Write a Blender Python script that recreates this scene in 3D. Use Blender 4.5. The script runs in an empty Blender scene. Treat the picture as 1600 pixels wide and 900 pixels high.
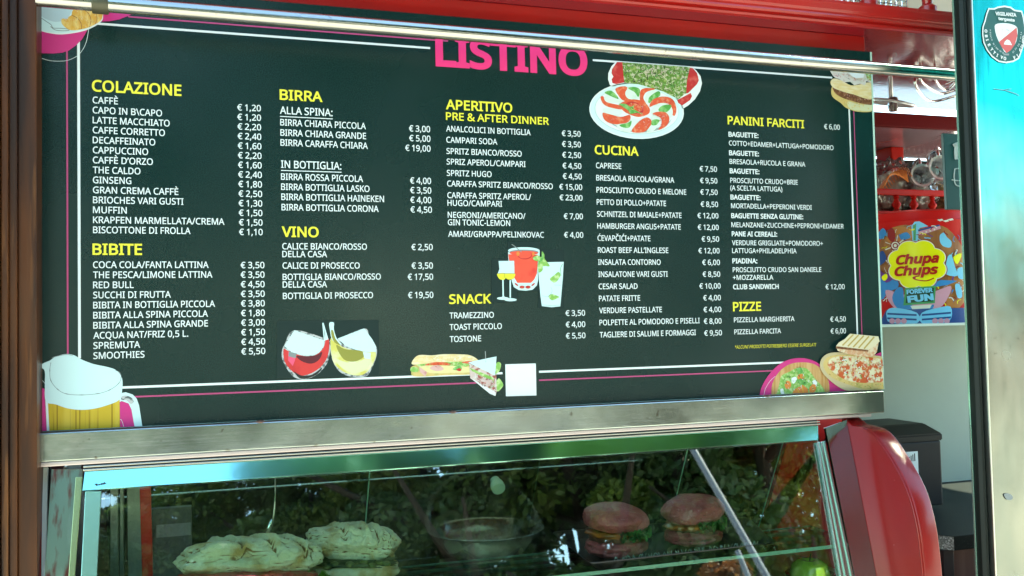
import bpy, bmesh, math, random, os
import numpy as np
from mathutils import Vector, Matrix
R_ = math.radians
random.seed(7); rng = np.random.default_rng(7)
SC = bpy.context.scene
COL = SC.collection

# ------------------------------------------------------------------ camera
F = 1494.1                                   # focal length in photo pixels (1600 wide)
def _n(v): return v / np.linalg.norm(v)
_ex = _n(np.array([5269 - 800, 413.5 - 450, F]))
_v = np.array([4 - 800, -35850 - 450, F]); _ez = _n(_v - (_v @ _ex) * _ex)
_ey = np.cross(_ez, _ex)
RC = np.stack([_ex, _ey, _ez], 1)            # camera axes (right, down, forward) from world axes
CP = np.array([0.17286, -1.68292, 1.44712])
cam = bpy.data.cameras.new('camera'); co = bpy.data.objects.new('camera', cam); COL.objects.link(co)
cam.sensor_width = 36; cam.lens = F / 1600 * 36; cam.clip_start = .02; cam.clip_end = 2000
M = Matrix(((RC[0][0], -RC[1][0], -RC[2][0]), (RC[0][1], -RC[1][1], -RC[2][1]), (RC[0][2], -RC[1][2], -RC[2][2])))
co.matrix_world = Matrix.Translation(CP.tolist()) @ M.to_4x4()
SC.camera = co

# ------------------------------------------------------------------ light
SUN_AZ, SUN_EL = 86, 48                      # degrees, azimuth clockwise from +y
w = bpy.data.worlds.new('World'); SC.world = w; w.use_nodes = True
nt = w.node_tree; bg = nt.nodes['Background']
sky = nt.nodes.new('ShaderNodeTexSky'); sky.sky_type = 'NISHITA'; sky.sun_disc = False
sky.sun_elevation = R_(SUN_EL); sky.sun_rotation = R_(SUN_AZ)
sky.air_density = 1.0; sky.dust_density = 0.1; sky.ozone_density = 3.0
nt.links.new(sky.outputs[0], bg.inputs[0]); bg.inputs[1].default_value = 0.15
sl = bpy.data.lights.new('sun', 'SUN'); sl.energy = 5.0; sl.angle = R_(.5); sl.color = (1, .95, .88)
so = bpy.data.objects.new('sun', sl); COL.objects.link(so)
sd = Vector((math.sin(R_(SUN_AZ)) * math.cos(R_(SUN_EL)), math.cos(R_(SUN_AZ)) * math.cos(R_(SUN_EL)), math.sin(R_(SUN_EL))))
so.rotation_euler = (-sd).to_track_quat('-Z', 'Y').to_euler(); so.location = (6, 4, 8)
vs = SC.view_settings; vs.view_transform = 'Standard'; vs.look = 'None'; vs.gamma = 1; vs.exposure = 3.0
vs.use_white_balance = True; vs.white_balance_temperature = 7700; vs.white_balance_tint = -8
SC.cycles.max_bounces = 10; SC.cycles.transparent_max_bounces = 16; SC.cycles.glossy_bounces = 6
SC.cycles.use_denoising = True

# ------------------------------------------------------------------ pixel -> place
def ray(px, py): return RC.T @ np.array([(px - 800) / F, (py - 450) / F, 1.])
def at(px, py, Y=0.): d = ray(px, py); return CP + d * (Y - CP[1]) / d[1]
def onX(px, py, X): d = ray(px, py); return CP + d * (X - CP[0]) / d[0]
def onZ(px, py, Z): d = ray(px, py); return CP + d * (Z - CP[2]) / d[2]
TL = R_(13.8); GN = np.array([0, -math.cos(TL), math.sin(TL)]); GP = np.array([0, -.012, 1.23])
GD = np.array([0, -math.sin(TL), -math.cos(TL)])          # down the glass
def onG(px, py, off=0.):
    d = ray(px, py); p0 = GP + GN * off
    return CP + d * ((p0 - CP) @ GN) / (d @ GN)

# ------------------------------------------------------------------ materials
MATS = {}
def srgb(c):
    return tuple((v / 12.92 if v <= .04045 else ((v + .055) / 1.055) ** 2.4) for v in [x / 255 for x in c])
def mat(name, col, rough=.5, metal=0., var=None, bump=None, coat=0., spec=.5, emit=None, aniso=0., sheen=0., roughvar=None, pointy=None):
    """var=(scale, colour2, lo, hi, stretch, detail); bump=(scale, strength, distance, stretch)"""
    if name in MATS: return MATS[name]
    m = bpy.data.materials.new(name); m.use_nodes = True; t = m.node_tree; b = t.nodes['Principled BSDF']
    b.inputs['Base Color'].default_value = (*col, 1); b.inputs['Roughness'].default_value = rough
    b.inputs['Metallic'].default_value = metal; b.inputs['Coat Weight'].default_value = coat
    b.inputs['Coat Roughness'].default_value = .08; b.inputs['Specular IOR Level'].default_value = spec
    b.inputs['Anisotropic'].default_value = aniso
    def noise(scale, stretch=(1, 1, 1), detail=4):
        tc = t.nodes.new('ShaderNodeTexCoord'); mp = t.nodes.new('ShaderNodeMapping'); n = t.nodes.new('ShaderNodeTexNoise')
        mp.inputs['Scale'].default_value = stretch; n.inputs['Scale'].default_value = scale; n.inputs['Detail'].default_value = detail
        t.links.new(tc.outputs['Object'], mp.inputs[0]); t.links.new(mp.outputs[0], n.inputs[0]); return n
    if var:
        vl = var if isinstance(var, list) else [var]
        prev = None
        for v in vl:
            v = list(v) + [None] * (6 - len(v))
            n = noise(v[0], v[4] or (1, 1, 1), v[5] or 4); r = t.nodes.new('ShaderNodeMapRange')
            r.inputs[1].default_value = v[2]; r.inputs[2].default_value = v[3]
            x = t.nodes.new('ShaderNodeMix'); x.data_type = 'RGBA'
            t.links.new(n.outputs[0], r.inputs[0]); t.links.new(r.outputs[0], x.inputs[0])
            if prev is None: x.inputs[6].default_value = (*col, 1)
            else: t.links.new(prev, x.inputs[6])
            x.inputs[7].default_value = (*v[1], 1); prev = x.outputs[2]
        t.links.new(prev, b.inputs['Base Color'])
    if roughvar:
        n = noise(roughvar[0], roughvar[3] if len(roughvar) > 3 else (1, 1, 1)); r = t.nodes.new('ShaderNodeMapRange')
        r.inputs[1].default_value = .3; r.inputs[2].default_value = .7; r.inputs[3].default_value = roughvar[1]; r.inputs[4].default_value = roughvar[2]
        t.links.new(n.outputs[0], r.inputs[0]); t.links.new(r.outputs[0], b.inputs['Roughness'])
    if bump:
        bl = bump if isinstance(bump, list) else [bump]; prevn = None
        for q in bl:
            n = noise(q[0], q[3] if len(q) > 3 else (1, 1, 1)); bp = t.nodes.new('ShaderNodeBump')
            bp.inputs['Strength'].default_value = q[1]; bp.inputs['Distance'].default_value = q[2]
            t.links.new(n.outputs[0], bp.inputs['Height'])
            if prevn: t.links.new(prevn, bp.inputs['Normal'])
            prevn = bp.outputs[0]
        t.links.new(prevn, b.inputs['Normal'])
    if pointy:
        g = t.nodes.new('ShaderNodeNewGeometry'); rr = t.nodes.new('ShaderNodeMapRange'); x = t.nodes.new('ShaderNodeMix'); x.data_type = 'RGBA'
        rr.inputs[1].default_value = pointy[1]; rr.inputs[2].default_value = pointy[2]; t.links.new(g.outputs['Pointiness'], rr.inputs[0]); t.links.new(rr.outputs[0], x.inputs[0])
        if b.inputs['Base Color'].links: t.links.new(b.inputs['Base Color'].links[0].from_socket, x.inputs[6])
        else: x.inputs[6].default_value = (*col, 1)
        x.inputs[7].default_value = (*pointy[0], 1); t.links.new(x.outputs[2], b.inputs['Base Color'])
    if emit: b.inputs['Emission Color'].default_value = (*emit, 1); b.inputs['Emission Strength'].default_value = 1
    MATS[name] = m; return m
def sky_reflection_tint(m, z0, z1, col):  # paints a reflection colour into the base colour, fading in with height
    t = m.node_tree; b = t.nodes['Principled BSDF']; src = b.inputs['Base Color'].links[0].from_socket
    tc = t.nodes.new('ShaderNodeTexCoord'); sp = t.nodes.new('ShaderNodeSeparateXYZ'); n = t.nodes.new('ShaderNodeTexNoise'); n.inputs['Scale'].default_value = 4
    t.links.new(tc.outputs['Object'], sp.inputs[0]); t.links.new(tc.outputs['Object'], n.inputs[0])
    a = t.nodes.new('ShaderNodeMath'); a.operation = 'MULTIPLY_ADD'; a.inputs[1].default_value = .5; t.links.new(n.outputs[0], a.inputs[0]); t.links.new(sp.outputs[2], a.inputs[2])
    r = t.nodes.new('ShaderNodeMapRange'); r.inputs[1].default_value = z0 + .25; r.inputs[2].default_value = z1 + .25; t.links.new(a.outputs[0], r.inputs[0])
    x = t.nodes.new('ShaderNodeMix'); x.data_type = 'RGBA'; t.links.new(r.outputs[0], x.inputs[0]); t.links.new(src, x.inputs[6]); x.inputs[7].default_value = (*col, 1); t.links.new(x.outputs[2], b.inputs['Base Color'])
def thin_glass(name, tint, ior=1.5, rough=0., base=.0):
    if name in MATS: return MATS[name]
    m = bpy.data.materials.new(name); m.use_nodes = True; t = m.node_tree; t.nodes.remove(t.nodes['Principled BSDF'])
    o = t.nodes['Material Output']; g = t.nodes.new('ShaderNodeBsdfGlossy'); tr = t.nodes.new('ShaderNodeBsdfTransparent')
    fr = t.nodes.new('ShaderNodeFresnel'); mx = t.nodes.new('ShaderNodeMixShader'); fr.inputs[0].default_value = ior
    ad = t.nodes.new('ShaderNodeMath'); ad.operation = 'ADD'; ad.inputs[1].default_value = base; ad.use_clamp = True
    g.inputs['Roughness'].default_value = rough; tr.inputs[0].default_value = (*tint, 1)
    t.links.new(fr.outputs[0], ad.inputs[0]); t.links.new(ad.outputs[0], mx.inputs[0])
    t.links.new(tr.outputs[0], mx.inputs[1]); t.links.new(g.outputs[0], mx.inputs[2]); t.links.new(mx.outputs[0], o.inputs[0])
    MATS[name] = m; return m

board_m = mat('printed panel', (.0022, .0135, .0122), .24, roughvar=(3.5, .20, .31), bump=(900, .12, .0004), var=(600, (.004, .020, .018), .4, .75), spec=.40)
KI = .62                                     # printed inks are a little greyer than paint
def ink(name, col, **k):
    if k.get('var'): k['var'] = [tuple([v[0], tuple(KI * q for q in v[1])] + list(v[2:])) for v in (k['var'] if isinstance(k['var'], list) else [k['var']])]
    return mat(name, tuple(KI * q for q in col), .42, spec=.25, **k)
white_i = ink('white print', (.80, .86, .86)); yellow_i = ink('yellow print', (.86, .78, .07)); pink_i = ink('magenta print', (.62, .035, .22))
hot_i = ink('hot pink print', (.86, .04, .22)); pale_pink_i = ink('dull magenta line print', (.50, .07, .20))
steel = mat('stainless steel', (.44, .50, .475), .2, 1., bump=[(260, .07, .0006, (.02, 1, 1)), (5, .35, .006), (28, .2, .0015)], roughvar=(5, .13, .26), var=[(9, (.34, .36, .33), .5, .75), (70, (.2, .19, .15), .68, .76), (220, (.14, .12, .08), .70, .74)])
steel_p = mat('polished steel', (.86, .86, .80), .32, .85, bump=(14, .12, .003), roughvar=(30, .1, .22))
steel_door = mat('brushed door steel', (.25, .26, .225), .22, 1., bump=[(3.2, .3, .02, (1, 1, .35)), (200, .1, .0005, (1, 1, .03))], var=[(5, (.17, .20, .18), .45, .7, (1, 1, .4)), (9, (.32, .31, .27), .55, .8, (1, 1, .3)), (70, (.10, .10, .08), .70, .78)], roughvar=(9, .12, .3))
sky_reflection_tint(steel_door, 1.30, 1.78, (.008, .27, .26))   # cyan sky reflection painted into the upper part of the door, object z counts from the door foot
steel_sky_tint = mat('bezel steel tinted as sky reflection', (.26, .58, .55), .08, 1., bump=(5, .1, .004))  # teal base colour stands in for the cyan sky reflection
alu = mat('anodised aluminium', (.42, .44, .42), .28, 1., bump=(400, .1, .0004, (.05, 1, 1)))
alu_g = mat('green tinted glass edge trim', (.26, .46, .37), .22, .75)
chrome = mat('chrome', (.85, .86, .86), .06, 1.)
red_l = mat('red lacquer', (.30, .006, .006), .28, coat=.2, spec=.35, bump=(130, .12, .001), var=[(4, (.24, .005, .006), .4, .7), (300, (.42, .05, .04), .72, .76)])
red_g = mat('high gloss red lacquer', (.20, .006, .016), .1, coat=.45, bump=(95, .35, .0016), spec=.5)
red_panel = mat('red gelcoat', (.17, .0035, .0035), .26, coat=.10, spec=.3, bump=(3, .06, .004), var=[(5, (.13, .003, .003), .45, .7), (230, (.5, .35, .3), .765, .79)])
red_in = mat('dark red liner', (.80, .016, .014), .35, bump=(60, .1, .001))
wood_d = mat('varnished brown wood', (.055, .016, .0038), .42, coat=.04, spec=.22, bump=(60, .35, .002, (1, 1, .06)), var=[(14, (.016, .006, .0035), .4, .66, (3, 3, .25)), (40, (.11, .04, .011), .58, .70, (2, 2, .1))])
black_m = mat('black rubber', (.003, .006, .005), .5, spec=.2)
black_p = mat('black plastic', (.004, .007, .0075), .42, spec=.2, bump=(500, .12, .0005))
black_g = mat('glossy black plastic', (.008, .009, .009), .12, coat=.6)
granite = mat('black granite', (.004, .007, .0065), .5, var=(420, (.04, .05, .045), .62, .72), spec=.1)
granite_e = mat('rough granite edge', (.10, .11, .10), .45, var=(260, (.5, .52, .5), .5, .66), bump=(300, .4, .001))
wall_m = mat('pale painted wall', (.27, .36, .33), .6, var=(3, (.22, .30, .275), .4, .7), bump=(90, .1, .001))
white_w = mat('white wall', (.58, .57, .53), .7)
dark_w = mat('dark back panel', (.006, .006, .007), .6, spec=.2)
rust = mat('rusty iron', (.16, .07, .035), .6, .3, var=(200, (.05, .02, .015), .4, .6), bump=(250, .5, .001))
olive = mat('painted clamp band', (.055, .055, .035), .4, .4, bump=(40, .3, .002))
glass_m = thin_glass('case glass', (.91, 1., .93), 1.5, .012, .11)
glass_s = thin_glass('shelf glass', (.82, .95, .9), 1.5)
glass_edge = mat('green glass edge', (.32, .62, .52), .15, coat=.5)
plastic_bag = thin_glass('clear plastic bag', (.90, .88, .88), 1.5, .16, .10)

# ------------------------------------------------------------------ builders
def tag(o, label=None, cat=None, group=None, kind=None):
    if label: o['label'] = label
    if cat: o['category'] = cat
    if group: o['group'] = group
    if kind: o['kind'] = kind
    return o
def thing(name, label, cat, loc=(0, 0, 0), group=None):
    o = bpy.data.objects.new(name, None); o.empty_display_size = .05; COL.objects.link(o); o.location = [float(v) for v in loc]
    return tag(o, label, cat, group)
def org(o):
    v = Vector((0, 0, 0))
    while o: v += o.location; o = o.parent
    return v
def mesh(name, V, Fc, m, parent=None, smooth=False, fm=None, origin=None, local=False):
    me = bpy.data.meshes.new(name); o = bpy.data.objects.new(name, me); COL.objects.link(o)
    off = Vector((0, 0, 0))
    if parent is not None: o.parent = parent; off = Vector((0, 0, 0)) if local else org(parent)
    elif origin is not None: off = Vector([float(x) for x in origin]); o.location = off
    me.from_pydata([(float(v[0]) - off.x, float(v[1]) - off.y, float(v[2]) - off.z) for v in V], [], [list(map(int, f)) for f in Fc])
    for q in (m if isinstance(m, (list, tuple)) else [m]): me.materials.append(q)
    if fm is not None: me.polygons.foreach_set('material_index', [int(i) for i in fm])
    if smooth: me.polygons.foreach_set('use_smooth', [True] * len(me.polygons))
    me.update(); return o
def from_bm(name, bm, m, parent=None, smooth=False, local=False):
    V = [v.co.copy() for v in bm.verts]; bm.verts.index_update()
    Fc = [[v.index for v in f.verts] for f in bm.faces]; fm = [f.material_index for f in bm.faces]; bm.free()
    return mesh(name, V, Fc, m, parent, smooth, fm, local=local)
def box(name, x0, x1, y0, y1, z0, z1, m, parent=None, bev=.0015, local=False):
    bm = bmesh.new(); bmesh.ops.create_cube(bm, size=1)
    for v in bm.verts: v.co = ((x0 + x1) / 2 + v.co.x * (x1 - x0), (y0 + y1) / 2 + v.co.y * (y1 - y0), (z0 + z1) / 2 + v.co.z * (z1 - z0))
    if bev: bmesh.ops.bevel(bm, geom=bm.edges[:], offset=min(bev, .4 * min(abs(x1 - x0), abs(y1 - y0), abs(z1 - z0))), segments=2, affect='EDGES', profile=.6)
    return from_bm(name, bm, m, parent, local=local)
def slab(name, P, ext, m, parent=None, bev=0., smooth=False):
    """polygon P (3-D points) extruded by the vector ext"""
    bm = bmesh.new(); a = [bm.verts.new([float(x) for x in p]) for p in P]; b = [bm.verts.new([float(x + e) for x, e in zip(p, ext)]) for p in P]
    n = len(P); bm.faces.new(a); bm.faces.new(b[::-1])
    for i in range(n): bm.faces.new((a[i], b[i], b[(i + 1) % n], a[(i + 1) % n]))
    bmesh.ops.recalc_face_normals(bm, faces=bm.faces[:])
    if bev: bmesh.ops.bevel(bm, geom=bm.edges[:], offset=bev, segments=2, affect='EDGES', profile=.6)
    o = from_bm(name, bm, m, parent)
    if smooth: smooth_by(o, 35)
    return o
def smooth_by(o, deg):
    me = o.data; bm = bmesh.new(); bm.from_mesh(me)
    for f in bm.faces: f.smooth = True
    for e in bm.edges: e.smooth = not (len(e.link_faces) == 2 and e.calc_face_angle(0) > R_(deg))
    bm.to_mesh(me); bm.free()
def tube_geo(P, r, seg=10, cap=True):
    P = [np.array(p, float) for p in P]; rr = r if hasattr(r, '__len__') else [r] * len(P); V = []; Fc = []
    up = None
    for i, p in enumerate(P):
        t = _n(P[min(i + 1, len(P) - 1)] - P[max(i - 1, 0)])
        if up is None: up = np.array([0, 0, 1.]) if abs(t[2]) < .9 else np.array([1., 0, 0])
        a = _n(np.cross(t, up)); b = np.cross(a, t); up = b
        for k in range(seg): an = 2 * math.pi * k / seg; V.append(p + rr[i] * (math.cos(an) * a + math.sin(an) * b))
    for i in range(len(P) - 1):
        for k in range(seg): Fc.append((i * seg + k, i * seg + (k + 1) % seg, (i + 1) * seg + (k + 1) % seg, (i + 1) * seg + k))
    if cap: Fc.append(tuple(range(seg))[::-1]); Fc.append(tuple((len(P) - 1) * seg + k for k in range(seg)))
    return V, Fc
def tube(name, P, r, m, parent=None, seg=12, cap=True, local=False):
    V, Fc = tube_geo(P, r, seg, cap); o = mesh(name, V, Fc, m, parent, local=local); smooth_by(o, 50); return o
def join_geo(L):
    V = []; Fc = []
    for v, f in L: n = len(V); V += list(v); Fc += [tuple(i + n for i in q) for q in f]
    return V, Fc
def lathe_geo(prof, c=(0, 0, 0), seg=32, axis=(0, 0, 1)):
    q = Vector((0, 0, 1)).rotation_difference(Vector(axis)); V = []; Fc = []
    for r, z in prof:
        for k in range(seg):
            a = 2 * math.pi * k / seg; p = q @ Vector((r * math.cos(a), r * math.sin(a), z)); V.append((p.x + c[0], p.y + c[1], p.z + c[2]))
    for i in range(len(prof) - 1):
        for k in range(seg): Fc.append((i * seg + k, i * seg + (k + 1) % seg, (i + 1) * seg + (k + 1) % seg, (i + 1) * seg + k))
    return V, Fc
def lathe(name, prof, c, m, parent=None, seg=32, axis=(0, 0, 1), local=False, ang=40):
    V, Fc = lathe_geo(prof, c, seg, axis); o = mesh(name, V, Fc, m, parent, local=local); smooth_by(o, ang); return o
def copy_tree(o, parent=None):
    c = o.copy(); COL.objects.link(c); c.parent = parent
    if parent is not None: c.matrix_parent_inverse = o.matrix_parent_inverse.copy()
    for ch in list(o.children): copy_tree(ch, c)
    return c

# ------------------------------------------------------------------ lettering
FONT = None
try:
    p = bpy.utils.system_resource('DATAFILES', path='fonts')
    p = os.path.join(p, 'NotoSansHebrew-Regular.woff2')
    if os.path.exists(p): FONT = bpy.data.fonts.load(p, check_existing=True)
except Exception: FONT = None
TQ = []
def text(name, s, place, width, cap, m, parent, bold=0., shear=0., lay=0, align=0):
    """place(u, v) -> point on the printed surface; u along the line, v up, in metres"""
    TQ.append((name, s, place, width, cap, m, parent, bold, shear, align))
def flush_text():
    tmp = []; ref = bpy.data.curves.new('cap', 'FONT'); ref.body = 'H'
    if FONT: ref.font = FONT
    ro = bpy.data.objects.new('cap', ref); COL.objects.link(ro); tmp.append(ro)
    for q in TQ:
        c = bpy.data.curves.new('t', 'FONT'); c.body = q[1]; c.resolution_u = 3; c.shear = q[8]
        if FONT: c.font = FONT
        if q[7]: c.bevel_depth = q[7]; c.bevel_resolution = 0
        o = bpy.data.objects.new('t', c); COL.objects.link(o); tmp.append(o)
    bpy.context.view_layer.update(); dg = bpy.context.evaluated_depsgraph_get(); ms = []
    for o in tmp:
        me = o.evaluated_get(dg).to_mesh(); n = len(me.vertices); a = np.empty(n * 3); me.vertices.foreach_get('co', a)
        ms.append((a.reshape(-1, 3).copy(), [tuple(p.vertices) for p in me.polygons])); o.evaluated_get(dg).to_mesh_clear()
    for o in tmp:
        c = o.data; bpy.data.objects.remove(o); bpy.data.curves.remove(c)
    H = ms[0][0][:, 1].max()
    for q, (V, Fc) in zip(TQ, ms[1:]):
        name, s, place, width, cap, m, parent, bold, shear, align = q
        x0, x1 = V[:, 0].min(), V[:, 0].max(); sy = cap / (H + 2 * bold); sx = width / (x1 - x0) if width else sy
        if align: dx = -(x1 - x0) * sx * align
        else: dx = 0
        W = [place((v[0] - x0) * sx + dx, v[1] * sy, v[2] * sy) for v in V]
        mesh(name, W, Fc, m, parent)

# flat print on the menu panel --------------------------------------------------
LAY = [0]
def prn(P, m, name='print', parent=None, lay=None, plane=None):
    LAY[0] += 1; y = (lay if lay is not None else LAY[0]) * -.00012 - .0006
    if plane is None: V = [at(*p, 0.) for p in P]; V = [(v[0], y, v[2]) for v in V]
    else: V = [plane(*p) for p in P]
    return mesh(name, V, [tuple(range(len(V)))], m, parent)
def cr(P, n=5, closed=True):
    P = [np.array(p, float) for p in P]; N = len(P); out = []
    rngi = range(N) if closed else range(N - 1)
    for i in rngi:
        if closed: a, b, c, d = P[i - 1], P[i], P[(i + 1) % N], P[(i + 2) % N]
        else: a, b, c, d = P[max(i - 1, 0)], P[i], P[i + 1], P[min(i + 2, N - 1)]
        for k in range(n):
            t = k / n; out.append(.5 * ((2 * b) + (c - a) * t + (2 * a - 5 * b + 4 * c - d) * t * t + (3 * b - a - 3 * c + d) * t ** 3))
    if not closed: out.append(P[-1])
    return out
def ell(cx, cy, rx, ry, rot=0, n=40, a0=0, a1=360):
    c, s = math.cos(R_(rot)), math.sin(R_(rot)); o = []
    for k in range(n + (a1 - a0 < 360)):
        a = R_(a0 + (a1 - a0) * k / n); x, y = rx * math.cos(a), ry * math.sin(a); o.append((cx + x * c - y * s, cy + x * s + y * c))
    return o
def zp(ox, oy, s, P): return [(ox + p[0] / s, oy + p[1] / s) for p in P]
def stroke(P, wd):
    P = [np.array(p, float) for p in P]; L = []; Rr = []
    for i, p in enumerate(P):
        t = _n(P[min(i + 1, len(P) - 1)] - P[max(i - 1, 0)]); n = np.array([-t[1], t[0]]); ww = wd[i] if hasattr(wd, '__len__') else wd
        L.append(p + n * ww / 2); Rr.append(p - n * ww / 2)
    return L + Rr[::-1]
# ================================================================== the place: ground, trees, building across the road
me = mesh('pavement', [(-300, -300, 0), (300, -300, 0), (300, 300, 0), (-300, 300, 0)], [(0, 1, 2, 3)],
          mat('concrete paving', (.30, .28, .25), .85, var=[(.6, (.22, .21, .19), .4, .7), (30, (.36, .34, .3), .5, .8)], bump=(25, .3, .01)))
tag(me, kind='structure')
me = mesh('road', [(-300, -16, .004), (300, -16, .004), (300, -10.8, .004), (-300, -10.8, .004)], [(0, 1, 2, 3)], mat('asphalt', (.05, .05, .052), .9, var=(8, (.07, .07, .07), .4, .7), bump=(90, .5, .01)))
tag(me, kind='structure')

me = mesh('lawn', [(-300, -300, .006), (2.2, -300, .006), (2.2, -16.6, .006), (-300, -16.6, .006)], [(0, 1, 2, 3)], mat('lawn grass', (.07, .17, .04), .9, var=(5, (.12, .22, .06), .4, .7), bump=(60, .8, .03)))
tag(me, kind='structure')
def leaf_mat(name, a, b):
    m = mat(name, a, .38, var=(.9, b, .40, .60), spec=.5); t = m.node_tree; b_ = t.nodes['Principled BSDF']; o = t.nodes['Material Output']
    tl = t.nodes.new('ShaderNodeBsdfTranslucent'); mx = t.nodes.new('ShaderNodeMixShader'); mx.inputs[0].default_value = .42
    src = b_.inputs['Base Color'].links[0].from_socket; t.links.new(src, tl.inputs[0]); t.links.new(b_.outputs[0], mx.inputs[1]); t.links.new(tl.outputs[0], mx.inputs[2]); t.links.new(mx.outputs[0], o.inputs[0]); return m
lf = [leaf_mat('leaf green', (.06, .12, .025), (.17, .24, .05)), leaf_mat('leaf deep green', (.045, .10, .035), (.09, .15, .045)), leaf_mat('leaf rust', (.16, .055, .02), (.12, .10, .03))]
bark = mat('bark', (.035, .027, .02), .9, bump=(30, .8, .02, (1, 1, .2)))
def crown_mesh(seed, n, H, W, z0, ls=1.):
    g = np.random.default_rng(seed); nc = 30
    cc = []
    while len(cc) < nc:
        p = g.uniform(-1, 1, 3)
        if .25 < np.linalg.norm(p) < 1: cc.append(p)
    cc = np.array(cc) * [W, W, H / 2] * .86 + [0, 0, z0 + H / 2]; cr_ = g.uniform(.26, .62, nc) * W * .42
    idx = g.integers(0, nc, n); d = g.normal(size=(n, 3)); d /= np.linalg.norm(d, axis=1)[:, None]
    p = cc[idx] + d * cr_[idx][:, None] * (g.uniform(.55, 1.05, n) ** .6)[:, None] * [1, 1, .75]
    a = g.normal(size=(n, 3)); a /= np.linalg.norm(a, axis=1)[:, None]; b = np.cross(a, d + .8 * g.normal(size=(n, 3))); b /= np.linalg.norm(b, axis=1)[:, None]
    s = g.uniform(.045, .10, n)[:, None] * ls
    V = np.stack([p - a * s, p + b * s * .45, p + a * s, p - b * s * .45], 1).reshape(-1, 3); return V
def fast_quads(name, V, m, parent):
    me = bpy.data.meshes.new(name); n = len(V) // 4; me.vertices.add(len(V)); me.vertices.foreach_set('co', V.astype(np.float32).ravel())
    me.loops.add(len(V)); me.loops.foreach_set('vertex_index', np.arange(len(V), dtype=np.int32)); me.polygons.add(n)
    me.polygons.foreach_set('loop_start', np.arange(0, len(V), 4, dtype=np.int32)); me.materials.append(m); me.update(calc_edges=True)
    o = bpy.data.objects.new(name, me); COL.objects.link(o); o.parent = parent; return o
def make_tree(seed, H, W, m, label, n=42000, z0=1.6, ls=.72):
    t = thing('broadleaf_tree', label, 'tree', group='trees across from the kiosk'); g = random.Random(seed)
    L = [tube_geo([(0, 0, -.1), (.06, .02, z0 * .6), (.0, .05, z0 + H * .3), (.1, 0, z0 + H * .75)], [.17, .14, .1, .03], 9)]
    for k in range(7):
        a = g.uniform(0, 6.28); h = z0 * .8 + k * H * .09; l = W * .7
        L.append(tube_geo([(0, .03, h), (math.cos(a) * l * .5, math.sin(a) * l * .5, h + .5), (math.cos(a) * l, math.sin(a) * l, h + 1.1)], [.07, .045, .015], 6))
    V, Fc = join_geo(L); mesh('trunk', V, Fc, bark, t, True, local=True)
    c = fast_quads('crown', crown_mesh(seed, n, H, W, z0, ls), m, t); return t
tA = make_tree(3, 5.2, 2.6, lf[0], 'mid green broadleaf tree straight across from the menu board')
tB = make_tree(5, 6.4, 2.8, lf[1], 'taller dark green broadleaf tree to the right of the straight view')
tC = make_tree(8, 2.4, 1.2, lf[2], 'small rust coloured tree beside the white post', n=14000, z0=.7, ls=.5)
tS = make_tree(12, 1.7, 1.25, lf[1], 'shrub', n=11000, z0=.05)
tS['category'] = 'shrub'; tS['group'] = 'shrubs under the trees'; tS.name = 'round_shrub'
def pol(az, dist): return Vector((CP[0] + dist * math.sin(R_(az)), -dist * math.cos(R_(az)), 0))
TREES = [(tA, 'A', -24, 11.5, .78, 0), (tA, 'A', -11, 11.5, .84, 70), (tB, 'B', -2, 10.5, .72, 20), (tA, 'A', 8, 11.0, .86, 150), (tB, 'B', 18.5, 9.8, 1.14, 200), (tA, 'A', 26, 10.5, 1.36, 260), (tB, 'B', 33, 9.8, 1.18, 310), (tA, 'A', 38.5, 10.5, 1.05, 30), (tC, 'C', 34.4, 7.9, .80, 0), (tA, 'A', 3, 14.5, .95, 200), (tB, 'B', 21, 14, 1.7, 100), (tB, 'B', 31, 14.5, 1.5, 40), (tA, 'A', 37.5, 14, 1.5, 210), (tA, 'A', 15, 12.6, 1.2, 300), (tB, 'B', -7, 14, 1.0, 250), (tB, 'B', 24.5, 12.6, .85, 120)]
TLAB = ['mid green tree at the far left of the row across the way', 'mid green tree second from the left of the row across the way', 'shorter dark green tree nearly straight across from the kiosk', 'mid green tree just right of straight across', 'dark green tree in the middle right of the row across the way', 'tallest mid green tree right of the middle of the row', 'dark green tree behind the white post', 'mid green tree at the right end of the row', 'small rust coloured tree next to the white post', 'mid green tree in the second row behind the shorter dark tree', 'dark green tree in the second row on the right', 'dark green tree in the second row behind the white frame', 'mid green tree at the right end of the second row', 'mid green tree in the second row near the middle', 'dark green tree at the left end of the second row', 'small dark green tree filling the gap right of the middle']
used = set()
for (src, k, az, dist, sc, rz), lab in zip(TREES, TLAB):
    o = src if k not in used else copy_tree(src); used.add(k)
    o.location = pol(az, dist); o.scale = (sc, sc, sc); o.rotation_euler.z = R_(rz); o['label'] = lab
SH = [(-24, 9.2), (-15, 9.6), (-7, 9.0), (1, 9.4), (7.5, 9.1), (11, 9.6), (31, 9.3), (38, 9.0), (43, 9.6)]
for k, (az, dist) in enumerate(SH):
    o = tS if k == 0 else copy_tree(tS); o.location = pol(az, dist); o.rotation_euler.z = k * 1.3; kk = .8 + .3 * ((k * 7) % 5) / 4; o.scale = (kk, kk, kk * .9)
    o['label'] = ['round green shrub at the left end of the row under the trees', 'second green shrub from the left under the trees', 'third green shrub from the left under the trees', 'green shrub straight across from the wooden pillar', 'fifth green shrub from the left under the trees', 'green shrub left of the gap in the row', 'green shrub right of the gap in the row', 'green shrub second from the right under the trees', 'green shrub at the right end of the row'][k]
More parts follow.
